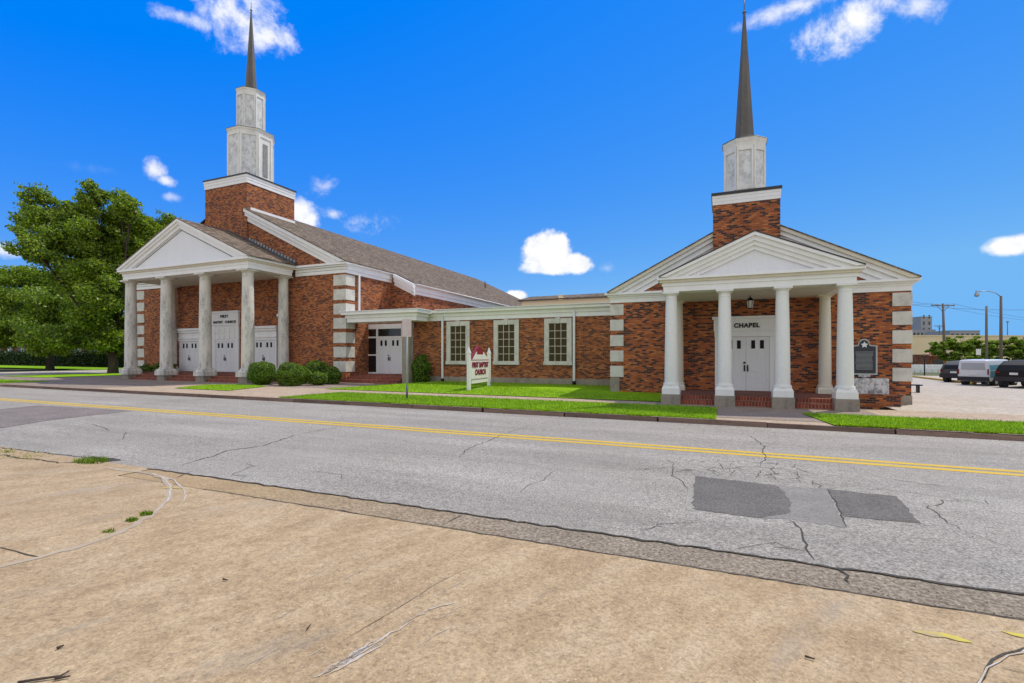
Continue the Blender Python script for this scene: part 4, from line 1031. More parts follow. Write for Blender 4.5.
def tree(name, label, base, blobs, trunk_r, n, leaf, m, cat='tree', group=None, fork=0.3, sub=26, lean=Vector((0, 0, 0)), spread=0.2):
    base = Vector(base); t = thing(name, label, cat, base, group=group)
    zmin = min(bl[2]-bl[5] for bl in blobs); ztop = max(bl[2] for bl in blobs)
    fz = zmin + fork
    b = MB(); b.tube([base+Vector((0, 0, -0.3)), base+Vector((0, 0, 0.05)), base+Vector((0.03, 0, 0.6)), base+Vector((0.05*trunk_r, 0, fz))], trunk_r*1.35, 10, trunk_r*0.85)
    for bl in blobs:
        c = base+Vector(bl[:3]); mid = (base+Vector((0, 0, fz))).lerp(c, 0.5) + Vector((random.uniform(-.3, .3), random.uniform(-.3, .3), 0.3))
        b.tube([base+Vector((0, 0, fz-0.3)), mid, c, c+Vector((0, 0, bl[5]*0.4))], trunk_r*0.36, 7, trunk_r*0.05)
        for _ in range(4):
            d = rnd_dir(); e = c+Vector((d.x*bl[3]*.8, d.y*bl[4]*.8, abs(d.z)*bl[5]*.8)); b.tube([mid.lerp(c, random.random()), e], trunk_r*0.16, 5, trunk_r*0.04)
    b.build('trunk', M['bark'], t)
    b = MB(); pts = [(base+p, d) for p, d in crown_points(blobs, n, sub, spread, lean)]
    leaves(b, pts, leaf); b.build('crown', m, t, uv=False)
    return t
def along(px, d): r = ray(px, YH); return Vector((r.x*d, r.y*d, gz(r.x*d)+0.12))
RGT = Vector((CS, SN, 0))
# big tree left of the church
T1 = along(113, 50); sc = 50/FPX
def bl(px, py, rx, rz, dep=0.0, d=50, T=None, ry=None):
    c = ray(px, py)*d; c.z = CAMH + (YH-py)/FPX*d; fw = Vector((-SN, CS, 0)); c += fw*dep
    k = d/FPX; T = T1 if T is None else T
    return (c.x-T.x, c.y-T.y, c.z-T.z, rx*k, (ry or rx)*k, rz*k)
B1 = [bl(112, 306, 24, 38), bl(80, 318, 24, 28, 2), bl(92, 272, 32, 26), bl(128, 266, 20, 30, 1), bl(66, 244, 26, 20, -1), bl(104, 236, 26, 24, 1), bl(141, 236, 18, 18, 2),
      bl(112, 340, 26, 14, 1), bl(86, 344, 24, 12, -2), bl(42, 226, 17, 10), bl(28, 212, 10, 7, 1), bl(52, 204, 12, 10, -1), bl(76, 206, 13, 13, 2), bl(98, 202, 12, 16), bl(120, 206, 12, 15, 1), bl(138, 214, 11, 13, -1), bl(156, 222, 12, 10, 3), bl(70, 262, 18, 12, -3), bl(118, 300, 22, 34, -2), bl(105, 262, 38, 40, 0), bl(124, 330, 16, 16, 1), bl(60, 344, 26, 12, -1), bl(112, 346, 24, 10, 0), bl(150, 240, 16, 18, 1), bl(62, 216, 16, 16, 1), bl(60, 234, 18, 14, 2), bl(118, 218, 20, 14, 2)]
tree('shade_tree', 'tall broad dark green tree left of the church porch', T1, B1, 0.42, 190000, 0.28, M['leaf_dark'], fork=0.6, sub=30, lean=Vector((-0.9, -0.4, 0.9)), spread=0.29)
T2 = along(50, 63)
B2 = [bl(50, 304, 48, 36, 0, 63, T2), bl(20, 320, 34, 28, -2, 63, T2), bl(80, 322, 26, 26, -1, 63, T2), bl(36, 282, 26, 16, 1, 63, T2), bl(60, 336, 40, 14, -3, 63, T2), bl(12, 336, 34, 14, -3, 63, T2)]
tree('shade_tree', 'rounded lower green tree across the side street, at the left edge behind the lawn', T2, B2, 0.4, 90000, 0.32, M['leaf_mid'], fork=1.5, sub=44, spread=0.27, lean=Vector((-0.4, 0, 0.5)))
T3 = along(-38, 66)
B3 = [bl(-30, 304, 44, 40, 0, 66, T3), bl(-8, 300, 26, 34, 2, 66, T3)]
tree('shade_tree', 'leafy green tree cut by the left edge of the photo', T3, B3, 0.4, 20000, 0.46, M['leaf_mid'], fork=1.5, sub=34, spread=0.3)
# far dark trees closing the left view
T4 = along(20, 105)
B4 = [bl(20, 322, 40, 22, 0, 105, T4), bl(60, 330, 30, 18, 0, 105, T4)]
tree('far_tree', 'dark tree behind the low building at far left', T4, B4, 0.4, 9000, 0.7, M['leaf_dark'], fork=1.0)
# right trees by the parking lot
T5 = along(958, 72)
B5 = [bl(958, 350, 15, 13, 0, 72, T5), bl(946, 352, 12, 10, 1, 72, T5), bl(972, 350, 14, 12, 0, 72, T5), bl(962, 342, 14, 9, 0, 72, T5), bl(940, 347, 8, 7, 0, 72, T5), bl(982, 352, 10, 10, -1, 72, T5), bl(960, 360, 18, 9, -1, 72, T5)]
tree('street_tree', 'small spreading green tree behind the van, beside the tan wall', T5, B5, 0.2, 22000, 0.28, M['leaf_mid'], fork=0.8)
T6 = along(1016, 66)
B6 = [bl(1012, 352, 12, 12, 0, 66, T6), bl(1022, 345, 14, 10, 0, 66, T6), bl(1004, 350, 12, 10, 1, 66, T6), bl(1034, 350, 14, 14, 0, 66, T6)]
tree('street_tree', 'green tree at the right edge behind the black car', T6, B6, 0.2, 18000, 0.28, M['leaf_mid'], fork=0.8)
# clipped shrubs
def shrub(name, label, c, rx, rz, n, leaf=0.07, group=None, m='leaf_shrub', stem=True, bumpy=0.06):
    c = Vector(c); t = thing(name, label, 'shrub', c, group=group)
    b = MB(); pts = []
    ph = [random.uniform(0, 6.28) for _ in range(4)]
    for _ in range(n):
        d = rnd_dir(); k = 1 + bumpy*(math.sin(5*d.x+ph[0])+math.sin(6*d.y+ph[1])+math.sin(7*d.z+ph[2])) - abs(random.gauss(0, 0.05))
        zz = d.z*rz*k
        pts.append((c+Vector((d.x*rx*k, d.y*rx*k, rz*0.92+zz)), d))
    leaves(b, pts, leaf, asp=1.6); b.build('foliage', M[m], t, uv=False)
    s = MB(); s.tube([c+Vector((0, 0, -0.1)), c+Vector((0.02, 0.02, rz*0.5)), c+Vector((0, 0, rz*1.2))], 0.06, 6, 0.03)
    s.lathe(c.x, c.y, [(rx*0.3, c.z+rz*0.15), (rx*0.8, c.z+rz*0.6), (rx*0.84, c.z+rz*1.0), (rx*0.6, c.z+rz*1.5), (rx*0.2, c.z+rz*1.72)], 14); s.build('branches', M['leaf_core'], t)
    return t
M['leaf_core'] = simple('inner_branches', (0.02, 0.032, 0.008), 0.95, 0, 0.4, 8)
SG = 'shrubs beside the church porch'
def shp(px, py, d): c = along(px, d); return (c.x, c.y, 0.12+gz(c.x))
shrub('shrub', 'round clipped shrub nearest the column, in front of the right side door', shp(262.5, 0, 32.0), 0.83, 0.78, 9000, 0.075, SG)
shrub('shrub', 'wide clipped shrub with bright sunlit top, in front of the brick wall', shp(292.5, 0, 31.2), 1.0, 0.74, 10000, 0.075, SG)
shrub('shrub', 'dark shrub behind the wide clipped shrub, near the stone corner blocks', shp(317, 0, 33.6), 0.85, 0.82, 6000, 0.075, SG)
shrub('shrub', 'low loose shrub at the right end of the row, beside the entry steps', shp(332, 0, 33.0), 0.6, 0.6, 4000, 0.075, SG)
shrub('shrub', 'small dark shrub low between two clipped ones under the wall', shp(318, 0, 31.6), 0.6, 0.45, 3500, 0.075, SG)
shrub('shrub', 'leafy dark shrub beside the canopy pillar against the wing wall', (-18.95, 28.75, 0.2), 0.72, 1.0, 7000, 0.09, None, bumpy=0.1)
shrub('shrub', 'low dark shrub between the first two church columns', (XC-6.0+0.6, 26.2, 0.75), 0.75, 0.42, 3500, 0.08, None, bumpy=0.12)
shrub('shrub', 'low dark shrub at the outer left corner of the church porch', (XC-8.6, 26.6, 0.25), 0.7, 0.6, 3500, 0.08, None, bumpy=0.12)
# hedge at far left
hd = thing('hedge', 'long dark clipped hedge in front of the shaded low building', 'hedge', (-95, 45, 0.4))
b = MB(); pts = []
for _ in range(16000):
    x = random.uniform(-140, -74); side = random.random()
    if side < 0.55: p = Vector((x, 44 + random.gauss(0, 0.12), 0.5+random.uniform(0, 2.2))); d = Vector((0, -1, 0.1))
    else: p = Vector((x, random.uniform(44, 46), 2.6+random.gauss(0, 0.18)+0.2*math.sin(x*1.3))); d = Vector((0, 0, 1))
    pts.append((p, d))
leaves(b, pts, 0.28, asp=1.5); b.build('foliage', M['leaf_hedge'], hd, uv=False)
b = MB(); b.box(-140, 44.2, 0.2, -74, 45.8, 2.5); b.build('branches', M['leaf_core'], hd)
# weeds in the pavement joints
def weed(px, py, n, h, r, label):
    c = gp(px, py); t = MB()
    for _ in range(n):
        a = random.uniform(0, 6.28); rr = r*random.random()**0.6; x, y = c.x+rr*math.cos(a)*1.6, c.y+rr*math.sin(a); w = 0.008+h*0.06
        hh = h*random.uniform(0.3, 1.0); lx, ly = random.gauss(0, h*0.45), random.gauss(0, h*0.45); g = gz(x)
        t.add([(x-w, y, g), (x+w, y, g), (x+lx*0.6+w*0.6, y+ly*0.6, g+hh*0.7), (x+lx, y+ly, g+hh)], [(0, 1, 2, 3)])
    o = t.build('weed', M['leaf_mid'], uv=False); tag(o, label, 'weed', 'weeds in the pavement joints'); return o
weed(92, 461.5, 260, 0.10, 0.22, 'tall weed tuft at the broken road edge, largest of the weeds')
weed(146, 514.5, 160, 0.05, 0.055, 'round green weed tuft on the curved kerb strip')
weed(132, 520.5, 120, 0.045, 0.05, 'green weed tuft on the curved strip, left of the roundest tuft')
weed(109, 531.5, 60, 0.03, 0.05, 'sparse flat weed lowest along the curved grey strip')
weed(30, 456, 60, 0.06, 0.35, 'thin weeds along the road edge at the far left')
weed(4, 452, 40, 0.10, 0.2, 'weed clump cut by the left edge of the photo')
# twigs and litter on the concrete
def twig(pts, r, label, grp=None):
    b = MB()
    for ps in pts: b.tube([gp(x, y, 0.015) for x, y in ps], r, 6, r*0.5)
    o = b.build('twig', M['bark']); tag(o, label, 'twig'); return o
twig([[(18, 682.5), (35, 679.5), (60, 676), (69, 671)], [(55, 678.5), (70, 676)]], 0.009, 'forked dark twig on the tan concrete at the bottom left')
twig([[(57, 648), (64, 645)]], 0.010, 'short dark stick on the concrete above the forked twig')
twig([[(805, 656), (815, 659)]], 0.008, 'short dark stick lying alone on the concrete at lower right')
twig([[(223, 579), (228, 580)]], 0.008, 'small dark scrap on the concrete left of centre')
twig([[(307, 629), (311, 624)]], 0.006, 'tiny dark sliver on the concrete near the white streak')

# ------------------------------------------------------------------ vehicles
def panel(b, q, u0, u1, v0, v1, off, th=0.006):
    q = [Vector(p) for p in q]
    def at(u, v): return (q[0]*(1-u)+q[1]*u)*(1-v) + (q[3]*(1-u)+q[2]*u)*v
    n = (q[1]-q[0]).cross(q[3]-q[0]).normalized()
    a = [at(u0, v0)+n*off, at(u1, v0)+n*off, at(u1, v1)+n*off, at(u0, v1)+n*off]; bk = [p-n*(off+th) for p in a]
    b.add(a+bk, [(0, 1, 2, 3), (7, 6, 5, 4), (0, 4, 5, 1), (1, 5, 6, 2), (2, 6, 7, 3), (3, 7, 4, 0)])
def vehicle(name, label, st, W, wheels, wr, pos, rz, body_m, glass_side, rear, tail, trim_m=None, wrap=None, group='vehicles parked in the lot'):
    """st: stations rear to front (x, z_bottom, z_belt, z_roof, roof half width factor)"""
    v = thing(name, label, 'car' if 'van' not in name else 'van', pos, rz, group)
    b = MB(); rings = []
    for x, zb, zm, zr, k, wf in st:
        w = W/2*wf
        rings.append([(x, -w*0.94, zb), (x, -w, zb+0.18), (x, -w, zm), (x, -w*k, zr-0.05*min(1, zr-zm)), (x, -w*k*0.8, zr), (x, w*k*0.8, zr), (x, w*k, zr-0.05*min(1, zr-zm)), (x, w, zm), (x, w, zb+0.18), (x, w*0.94, zb)])
    n = 10; vs = [p for r in rings for p in r]; fs = []
    for i in range(len(rings)-1):
        for k in range(n-1): fs.append((i*n+k, i*n+k+1, (i+1)*n+k+1, (i+1)*n+k))
        fs.append((i*n+n-1, i*n, (i+1)*n, (i+1)*n+n-1))
    fs.append(tuple(range(n-1, -1, -1))); m = (len(rings)-1)*n; fs.append(tuple(range(m, m+n)))
    b.add(vs, fs); body = b.build('body', body_m, v, world=False)
    bv = body.modifiers.new('bevel', 'BEVEL'); bv.width = 0.05; bv.segments = 2; bv.limit_method = 'ANGLE'; bv.angle_limit = R(25)
    for i, (u0, u1) in glass_side:
        for s in (0, 1):
            g = MB(); A, B = rings[i], rings[i+1]
            q = [A[2], B[2], B[3], A[3]] if s == 0 else [B[7], A[7], A[6], B[6]]
            uu = (u0, u1) if s == 0 else (1-u1, 1-u0)
            panel(g, q, uu[0], uu[1], 0.12, 0.9, 0.006); g.build('side_window', M['carglass'], v, world=False)
    (ri, v0, v1, gm) = rear                                   # rear window on the rear-most sloping face
    g = MB()
    if ri < 0:
        A = rings[0]; q = [A[7], A[2], A[3], A[6]]; panel(g, q, 0.1, 0.9, v0, v1, 0.012)
    else:
        A, B = rings[ri], rings[ri+1]; q = [A[7], A[2], B[3], B[6]] if ri == 0 else [A[6], A[3], B[3], B[6]]; panel(g, q, 0.1, 0.9, v0, v1, 0.02)
    g.build('rear_window', gm, v, world=False)
    x0 = st[0][0]; wf = st[0][5]
    for s in (-1, 1):
        g = MB(); y = s*W/2*wf*tail[2]; g.box(x0-0.03, y-tail[3]/2, tail[0], x0+0.12, y+tail[3]/2, tail[1]); g.build('tail_light', M['taillight'], v, world=False)
    g = MB(); g.box(x0-0.06, -W/2*0.97, st[0][1]-0.02, x0+0.10, W/2*0.97, st[0][1]+0.28); g.build('bumper', trim_m or M['plastic'], v, world=False)
    g = MB(); g.box(x0-0.035, -0.2, tail[4], x0-0.001, 0.2, tail[4]+0.14); g.build('number_plate', M['plate'], v, world=False)
    for wx in wheels:
        for s in (-1, 1):
            g = MB(); yy = s*(W/2-0.08)
            prof = [(wr*0.6, -0.11), (wr*0.96, -0.11), (wr, -0.07), (wr, 0.07), (wr*0.96, 0.11), (wr*0.6, 0.11)]
            g.lathe(0, 0, prof, 20); wo = g.build('wheel', M['tyre'], v, world=False); wo.location = (wx, yy, wr); wo.rotation_euler = (R(90), 0, 0)
            h = MB(); h.lathe(0, 0, [(wr*0.62, -0.115), (wr*0.6, -0.118), (wr*0.2, -0.10), (wr*0.2, 0.10), (wr*0.6, 0.118), (wr*0.62, 0.115)], 16); h.build('rim', M['rim'], wo, world=False)
            a = MB(); a.lathe(0, 0, [(wr*1.14, -0.13), (wr*1.14, 0.122)], 20); ao = a.build('wheel_arch', M['plastic'], v, world=False); ao.location = (wx, s*(W/2-0.115), wr); ao.rotation_euler = (R(90), 0, 0)
    if wrap:
        i0, i1 = wrap
        for s in (0, 1):
            g = MB()
            for i in range(i0, i1):
                A, B = rings[i], rings[i+1]; q = [A[1], B[1], B[2], A[2]] if s == 0 else [B[8], A[8], A[7], B[7]]; panel(g, q, 0.02, 0.98, 0.15, 0.98, 0.005)
                q = [A[2], B[2], B[3], A[3]] if s == 0 else [B[7], A[7], A[6], B[6]]; panel(g, q, 0.02, 0.98, 0.05, 0.55, 0.005)
            g.build('side_wrap', M['car_teal'], v, world=False)
    return v
HD = R(47)
def carpos(px, d, L):
    c = along(px, d); f = Vector((math.cos(HD), math.sin(HD), 0)); c = c + f*L/2; return Vector((c.x, c.y, gz(c.x)+0.118))
VAN = [(-2.2, 0.34, 1.02, 1.74, 0.90, 0.96), (-2.1, 0.30, 1.04, 1.80, 0.90, 0.99), (-0.6, 0.28, 1.06, 1.84, 0.90, 1.0), (0.6, 0.28, 1.06, 1.82, 0.88, 1.0), (1.15, 0.28, 1.04, 1.66, 0.82, 1.0), (1.75, 0.30, 1.0, 1.06, 0.86, 0.98), (2.15, 0.34, 0.72, 0.80, 0.9, 0.9)]
vehicle('parked_van', 'white cargo van with teal wrapped sides parked rear to the street', VAN, 1.80, (-1.35, 1.35), 0.33, carpos(973, 34.5, 4.4), HD, M['car_white'], [(3, (0.1, 0.95))], (-1, 0.12, 0.82, M['carglass_lt']), (0.78, 1.15, 0.95, 0.07, 0.74), wrap=(1, 3))
SUV = [(-2.25, 0.40, 0.98, 1.02, 0.94, 0.93), (-2.1, 0.34, 1.02, 1.40, 0.84, 0.98), (-1.6, 0.32, 1.04, 1.66, 0.80, 1.0), (-0.2, 0.30, 1.02, 1.72, 0.80, 1.0), (0.55, 0.30, 1.0, 1.66, 0.78, 1.0), (1.2, 0.30, 0.98, 1.04, 0.86, 1.0), (2.1, 0.34, 0.82, 0.88, 0.9, 0.93), (2.3, 0.4, 0.66, 0.72, 0.9, 0.84)]
vehicle('parked_suv', 'dark grey hatchback crossover parked left of the white van', SUV, 1.85, (-1.35, 1.4), 0.34, carpos(953.5, 38.5, 4.5), HD, M['car_grey'], [(2, (0.05, 0.95)), (3, (0.05, 0.9))], (0, 0.15, 0.9, M['carglass']), (0.88, 1.0, 0.86, 0.24, 0.74))
SUVB = [(x*1.12, zb+0.06, zm*1.06, zr*1.06, k, wf) for x, zb, zm, zr, k, wf in SUV]
vehicle('parked_suv', 'large black car with white plate at the right edge of the lot', SUVB, 1.98, (-1.5, 1.55), 0.38, carpos(1014, 31.5, 5.0), HD, M['car_black'], [(2, (0.05, 0.95)), (3, (0.05, 0.9))], (0, 0.2, 0.9, M['carglass']), (0.96, 1.08, 0.88, 0.22, 0.86))
CAR = [(-2.2, 0.4, 0.9, 0.95, 0.92, 0.92), (-1.9, 0.34, 0.95, 1.0, 0.9, 0.98), (-1.2, 0.3, 0.96, 1.40, 0.78, 1.0), (0.1, 0.3, 0.95, 1.45, 0.78, 1.0), (0.9, 0.3, 0.93, 0.98, 0.86, 1.0), (2.0, 0.34, 0.75, 0.82, 0.9, 0.94), (2.2, 0.4, 0.6, 0.66, 0.9, 0.86)]
vehicle('parked_sedan', 'white sedan half hidden behind the dark grey hatchback', CAR, 1.78, (-1.3, 1.35), 0.32, carpos(945.5, 56, 4.4), R(70), M['car_silver'], [(2, (0.1, 0.95)), (1, (0.4, 0.95))], (1, 0.1, 0.9, M['carglass']), (0.7, 0.86, 0.8, 0.3, 0.6))
# lot edge kerb painted yellow and grass island
ky = MB(); A, B_ = gp(905, 376.6, 0.1), gp(1060, 392, 0.1)
ang = math.atan2(B_.y-A.y, B_.x-A.x)
A2, B2 = A, gp(962, 383.5, 0.1)
d2 = (B2-A2).normalized(); n2 = Vector((-d2.y, d2.x, 0))
ky.xy([(A2.x-d2.x*12, A2.y-d2.y*12), (B2.x+d2.x*2, B2.y+d2.y*2), (B2.x+d2.x*2+n2.x*0.2, B2.y+d2.y*2+n2.y*0.2), (A2.x-d2.x*12+n2.x*0.2, A2.y-d2.y*12+n2.y*0.2)], -0.3, gz(A.x)+0.27)
struct(ky.build('lot_kerb', simple('yellow_kerb', (0.55, 0.36, 0.05), 0.8)))

# ------------------------------------------------------------------ poles, lamps, background buildings
def pole_at(px, d): c = along(px, d); return c
def zat(py, d): return CAMH + (YH-py)/FPX*d
c = pole_at(1001, 62)
sl = thing('street_lamp', 'tall grey street lamp with single curved arm reaching left over the lot', 'street lamp', c)
zt = zat(296, 62)
b = MB(); b.tube([(c.x, c.y, c.z-0.2), (c.x, c.y, zt*0.5), (c.x, c.y, zt)], 0.19, 10, 0.13); b.build('pole', M['wood_pole'], sl)
e = -RGT; b = MB(); P = Vector((c.x, c.y, zt-0.1)); b.tube([P, P+e*0.7+Vector((0, 0, 0.5)), P+e*1.8+Vector((0, 0, 0.75)), P+e*2.9+Vector((0, 0, 0.65))], 0.05, 8); b.build('arm', M['steel_grey'], sl)
h = P+e*3.05+Vector((0, 0, 0.35)); b = MB(); b.lathe(h.x, h.y, [(0.1, h.z-0.35), (0.26, h.z-0.25), (0.22, h.z+0.0), (0.13, h.z+0.2), (0.1, h.z+0.42)], 12); b.build('lamp_head', M['steel_grey'], sl)
c = pole_at(986.5, 58); zt = zat(306, 58)
up = thing('utility_pole', 'plain thin wooden pole standing left of the street lamp', 'utility pole', c)
b = MB(); b.tube([(c.x, c.y, c.z-0.2), (c.x, c.y, zt)], 0.15, 10, 0.11); b.build('pole', M['wood_pole'], up)
b = MB(); q = c-RGT*0.9; b.box(q.x-0.4, q.y-0.4, zat(355, 58), q.x+0.05, q.y-0.36, zat(349, 58)); b.build('notice', M['sign_white'], up)
def tpole(px, py_top, d, arm, label, lean=0.0, r=0.16):
    c = pole_at(px, d); zt = zat(py_top, d)
    u = thing('utility_pole', label, 'utility pole', c)
    top = Vector((c.x, c.y, zt)) - RGT*lean
    b = MB(); b.tube([(c.x, c.y, c.z-0.3), top], r*1.3, 8, r*0.8); b.build('pole', M['wood_pole'], u)
    b = MB(); z = top-Vector((0, 0, 0.35)); b.tube([z-RGT*arm, z+RGT*arm], 0.10, 6)
    b.tube([z-RGT*arm*0.55, z-Vector((0, 0, 1.1))], 0.04, 5); b.tube([z+RGT*arm*0.55, z-Vector((0, 0, 1.1))], 0.04, 5); b.build('crossarm', M['wood_pole'], u)
    for s in (-1, -0.45, 0.45, 1):
        b = MB(); q = z+RGT*arm*s*0.95; b.lathe(q.x, q.y, [(0.03, q.z+0.08), (0.07, q.z+0.14), (0.05, q.z+0.3)], 8); b.build('insulator', M['granite'], u)
    return z
zA = tpole(945.0, 303.5, 85, 2.0, 'leaning wooden utility pole with wide crossarm above the small tree', 0.35, 0.2)
zB = tpole(939.5, 325, 170, 1.8, 'distant small utility pole with crossarm beside the grey tower block', 0, 0.22)
zC = tpole(1007.5, 321, 190, 0.6, 'thin distant utility pole right of the street lamp', 0, 0.16)
wi = MB(); k = 0
def wire(a, b_, sag):
    pts = [a.lerp(b_, t/14) - Vector((0, 0, sag*4*(t/14)*(1-t/14))) for t in range(15)]
    o = MB(); o.tube(pts, 0.022, 4); return tag(o.build('power_line', M['wire'], uv=False), 'thin dark power line crossing the sky over the parking lot', 'power line', 'power lines over the parking lot')
far = along(1100, 120); far.z = zat(322, 120)
for s in (-1.9, 1.9): wire(zA+RGT*s+Vector((0, 0, 0.3)), far+RGT*s, 1.2)
lft = along(880, 88); lft.z = zat(296, 88)
for s in (-1.9, 1.9): wire(zA+RGT*s+Vector((0, 0, 0.3)), lft+RGT*s, 0.6)
far2 = along(1100, 75); far2.z = zat(306, 75); lft2 = along(870, 75); lft2.z = zat(300, 75)
wire(far2, lft2, 1.0)
# low crossbar sign in front of the tan building
c = pole_at(924.5, 55)
ts = thing('lot_sign', 'dark crossbar sign post before the tan building', 'sign', c)
b = MB(); b.tube([(c.x, c.y, c.z-0.1), (c.x, c.y, zat(356.5, 55))], 0.06, 8); b.build('post', M['iron'], ts)
b = MB(); z = zat(356.5, 55); q = Vector((c.x, c.y, z)); b.tube([q-RGT*0.36, q+RGT*0.36], 0.07, 6); b.build('crossbar', M['iron'], ts)
# white rail fence along the lot edge
rl = thing('rail_fence', 'low white rail fence at the far edge of the parking lot', 'fence', along(925, 66))
b0, b1 = along(903, 66), along(950, 66)
for k in range(9):
    q = b0.lerp(b1, k/8); b = MB(); b.tube([(q.x, q.y, q.z-0.2), (q.x, q.y, q.z+0.95)], 0.05, 6); b.build('post', M['gutter_metal'], rl)
for zz in (0.9, 0.5):
    b = MB(); b.tube([(b0.x, b0.y, b0.z+zz), (b1.x, b1.y, b1.z+zz)], 0.045, 6); b.build('rail', M['gutter_metal'], rl)
w0, w1 = along(896, 69), along(952, 69); ww = MB(); fwd = Vector((-SN, CS, 0))
ww.xy([(w0.x, w0.y), (w1.x, w1.y), (w1.x+fwd.x*0.25, w1.y+fwd.y*0.25), (w0.x+fwd.x*0.25, w0.y+fwd.y*0.25)], -0.4, 0.95)
tag(ww.build('low_wall', M['gutter_metal']), 'low pale wall behind the white rail fence', 'wall')
# far buildings, aligned to the view of the lot
def block(name, label, px0, px1, pyt, d, depth, m, parts=None):
    a, b_ = along(px0, d), along(px1, d); z = zat(pyt, d); fw = Vector((-SN, CS, 0))
    t = thing(name, label, 'building', (a+b_)/2)
    g = MB(); P = [a, b_, b_+fw*depth, a+fw*depth]; g.xy([(p.x, p.y) for p in P], -1.2, z); g.build('wall', m, t)
    g = MB(); P = [a-RGT*0.1-fw*0.1, b_+RGT*0.1-fw*0.1, b_+fw*depth, a+fw*depth]; g.xy([(p.x, p.y) for p in P], z+0.003, z+0.25); g.build('parapet', m, t)
    def openings(rows, n, w, h, z0, dz, nm='window', mt=None):
        for r in range(rows):
            for i in range(n):
                q = a.lerp(b_, (i+0.5)/n); g = MB(); p0 = q-RGT*w/2-fw*0.03; p1 = q+RGT*w/2-fw*0.03
                g.xy([(p0.x, p0.y), (p1.x, p1.y), (p1.x+fw.x*0.027, p1.y+fw.y*0.027), (p0.x+fw.x*0.027, p0.y+fw.y*0.027)], z0+r*dz, z0+r*dz+h); g.build(nm, mt or M['glass'], t)
    if parts: parts(openings)
    return t
block('warehouse', 'long flat tan building behind the parking lot', 895, 1120, 336.5, 92, 25, M['beige'])
block('brick_annex', 'small brown brick building with pink awning beside the tan wall', 930, 946, 356, 80, 8, M['brick_main'], lambda o: o(1, 1, 1.6, 1.2, 0.4, 1))
aw = along(937, 78.8); b = MB(); b.add([tuple(aw-RGT*1.3+Vector((0, 0, 2.5))), tuple(aw+RGT*1.3+Vector((0, 0, 2.5))), tuple(aw+RGT*1.3+fwd*1.1+Vector((0, 0, 3.0))), tuple(aw-RGT*1.3+fwd*1.1+Vector((0, 0, 3.0))), tuple(aw-RGT*1.3+Vector((0, 0, 2.2))), tuple(aw+RGT*1.3+Vector((0, 0, 2.2)))], [(0, 1, 2, 3), (4, 5, 1, 0)])
bo = [o for o in bpy.data.objects if o.name.startswith('brick_annex')][0]; b.build('awning', simple('pink_awning', (0.55, 0.25, 0.2), 0.8), bo)
block('tower_block', 'grey concrete tower block far off beside the chapel corner', 921, 932, 317, 230, 14, M['grey_conc'], lambda o: o(3, 2, 0.8, 1.6, 14, 3.0))
block('office_block', 'lower grey office block with dark windows at the foot of the tower block', 905, 935.5, 330, 222, 7.5, M['grey_conc'], lambda o: o(1, 8, 1.0, 2.0, 11.0, 3))
block('flat_block', 'low dark grey flat block far behind the small tree', 950, 980, 331, 200, 12, M['grey_conc'], lambda o: o(1, 6, 1.2, 1.5, 10.0, 3))
# far-left shaded building with white posts
lb = thing('low_building', 'long low brown building with white porch posts in tree shade at far left', 'building', (-120, 52, 0.5))
b = MB(); b.box(-170, 52, -0.2, -90, 66, 6.0); b.build('wall', M['brick_main'], lb)
b = MB(); b.box(-170.5, 48.5, 6.003, -89.5, 66.5, 6.6); b.build('roof', M['white'], lb)
for k in range(14):
    b = MB(); b.cbox(-92-k*4.6, 49.2, 0.2, 0.35, 0.35, 5.8); b.build('post', M['white'], lb)
for k in range(13):
    b = MB(); x = -94.3-k*4.6; b.box(x-1.4, 51.9, 2.4, x+1.4, 51.997, 4.9); b.build('window', M['glass'], lb)
# tan building with an arch seen between tree and column
tb = thing('arched_building', 'tan building with a dark arched opening seen between tree trunk and first column', 'building', along(121, 118))
a, b_ = along(106.5, 118), along(140, 118); g = MB(); P = [a, b_, b_+fwd*10, a+fwd*10]; g.xy([(p.x, p.y) for p in P], -0.5, zat(352, 118)); g.build('wall', M['beige'], tb)
g = MB(); q = along(123.6, 117.9); w = 1.0; pts = [(-w, 0.0), (w, 0.0)] + [(w*math.cos(t), 1.6+w*math.sin(t)) for t in [math.pi*k/8 for k in range(9)]]
vs = [q+RGT*x+Vector((0, 0, z+0.1)) for x, z in pts]; g.add(vs+[v+fwd*0.08 for v in vs], [tuple(range(len(vs)))]); g.build('arch_opening', M['glass'], tb)
g = MB(); P = [a-RGT*0.4-fwd*0.5, b_-fwd*0.5, b_+fwd*10.5, a-RGT*0.4+fwd*10.5]; g.xy([(p.x, p.y) for p in P], zat(352, 118)+0.003, zat(349.5, 118)); g.build('roof', M['white'], tb)

# ------------------------------------------------------------------ light, sky and clouds
SV = Vector((0.34, 0.50, 1.0)).normalized()                   # towards the sun
sl = bpy.data.lights.new('sun', 'SUN'); sl.energy = 2.6; sl.angle = R(0.55); sl.color = (1.0, 0.94, 0.84)
so = bpy.data.objects.new('sun', sl); col.objects.link(so); so.rotation_euler = SV.to_track_quat('Z', 'Y').to_euler(); so.location = (0, 0, 60)
w = bpy.data.worlds.new('World'); scene.world = w; w.use_nodes = True
nt = w.node_tree; bg = nt.nodes['Background']
sky = nt.nodes.new('ShaderNodeTexSky'); sky.sky_type = 'NISHITA'; sky.sun_disc = False
sky.sun_elevation = math.asin(SV.z); sky.sun_rotation = math.atan2(SV.x, SV.y); sky.air_density = 1.0; sky.dust_density = 0.0; sky.ozone_density = 2.0
sp_ = nt.nodes.new('ShaderNodeSeparateColor'); nt.links.new(sky.outputs['Color'], sp_.inputs['Color'])
cm_ = nt.nodes.new('ShaderNodeCombineColor')                  # colour grade of the sky: deep saturated blue
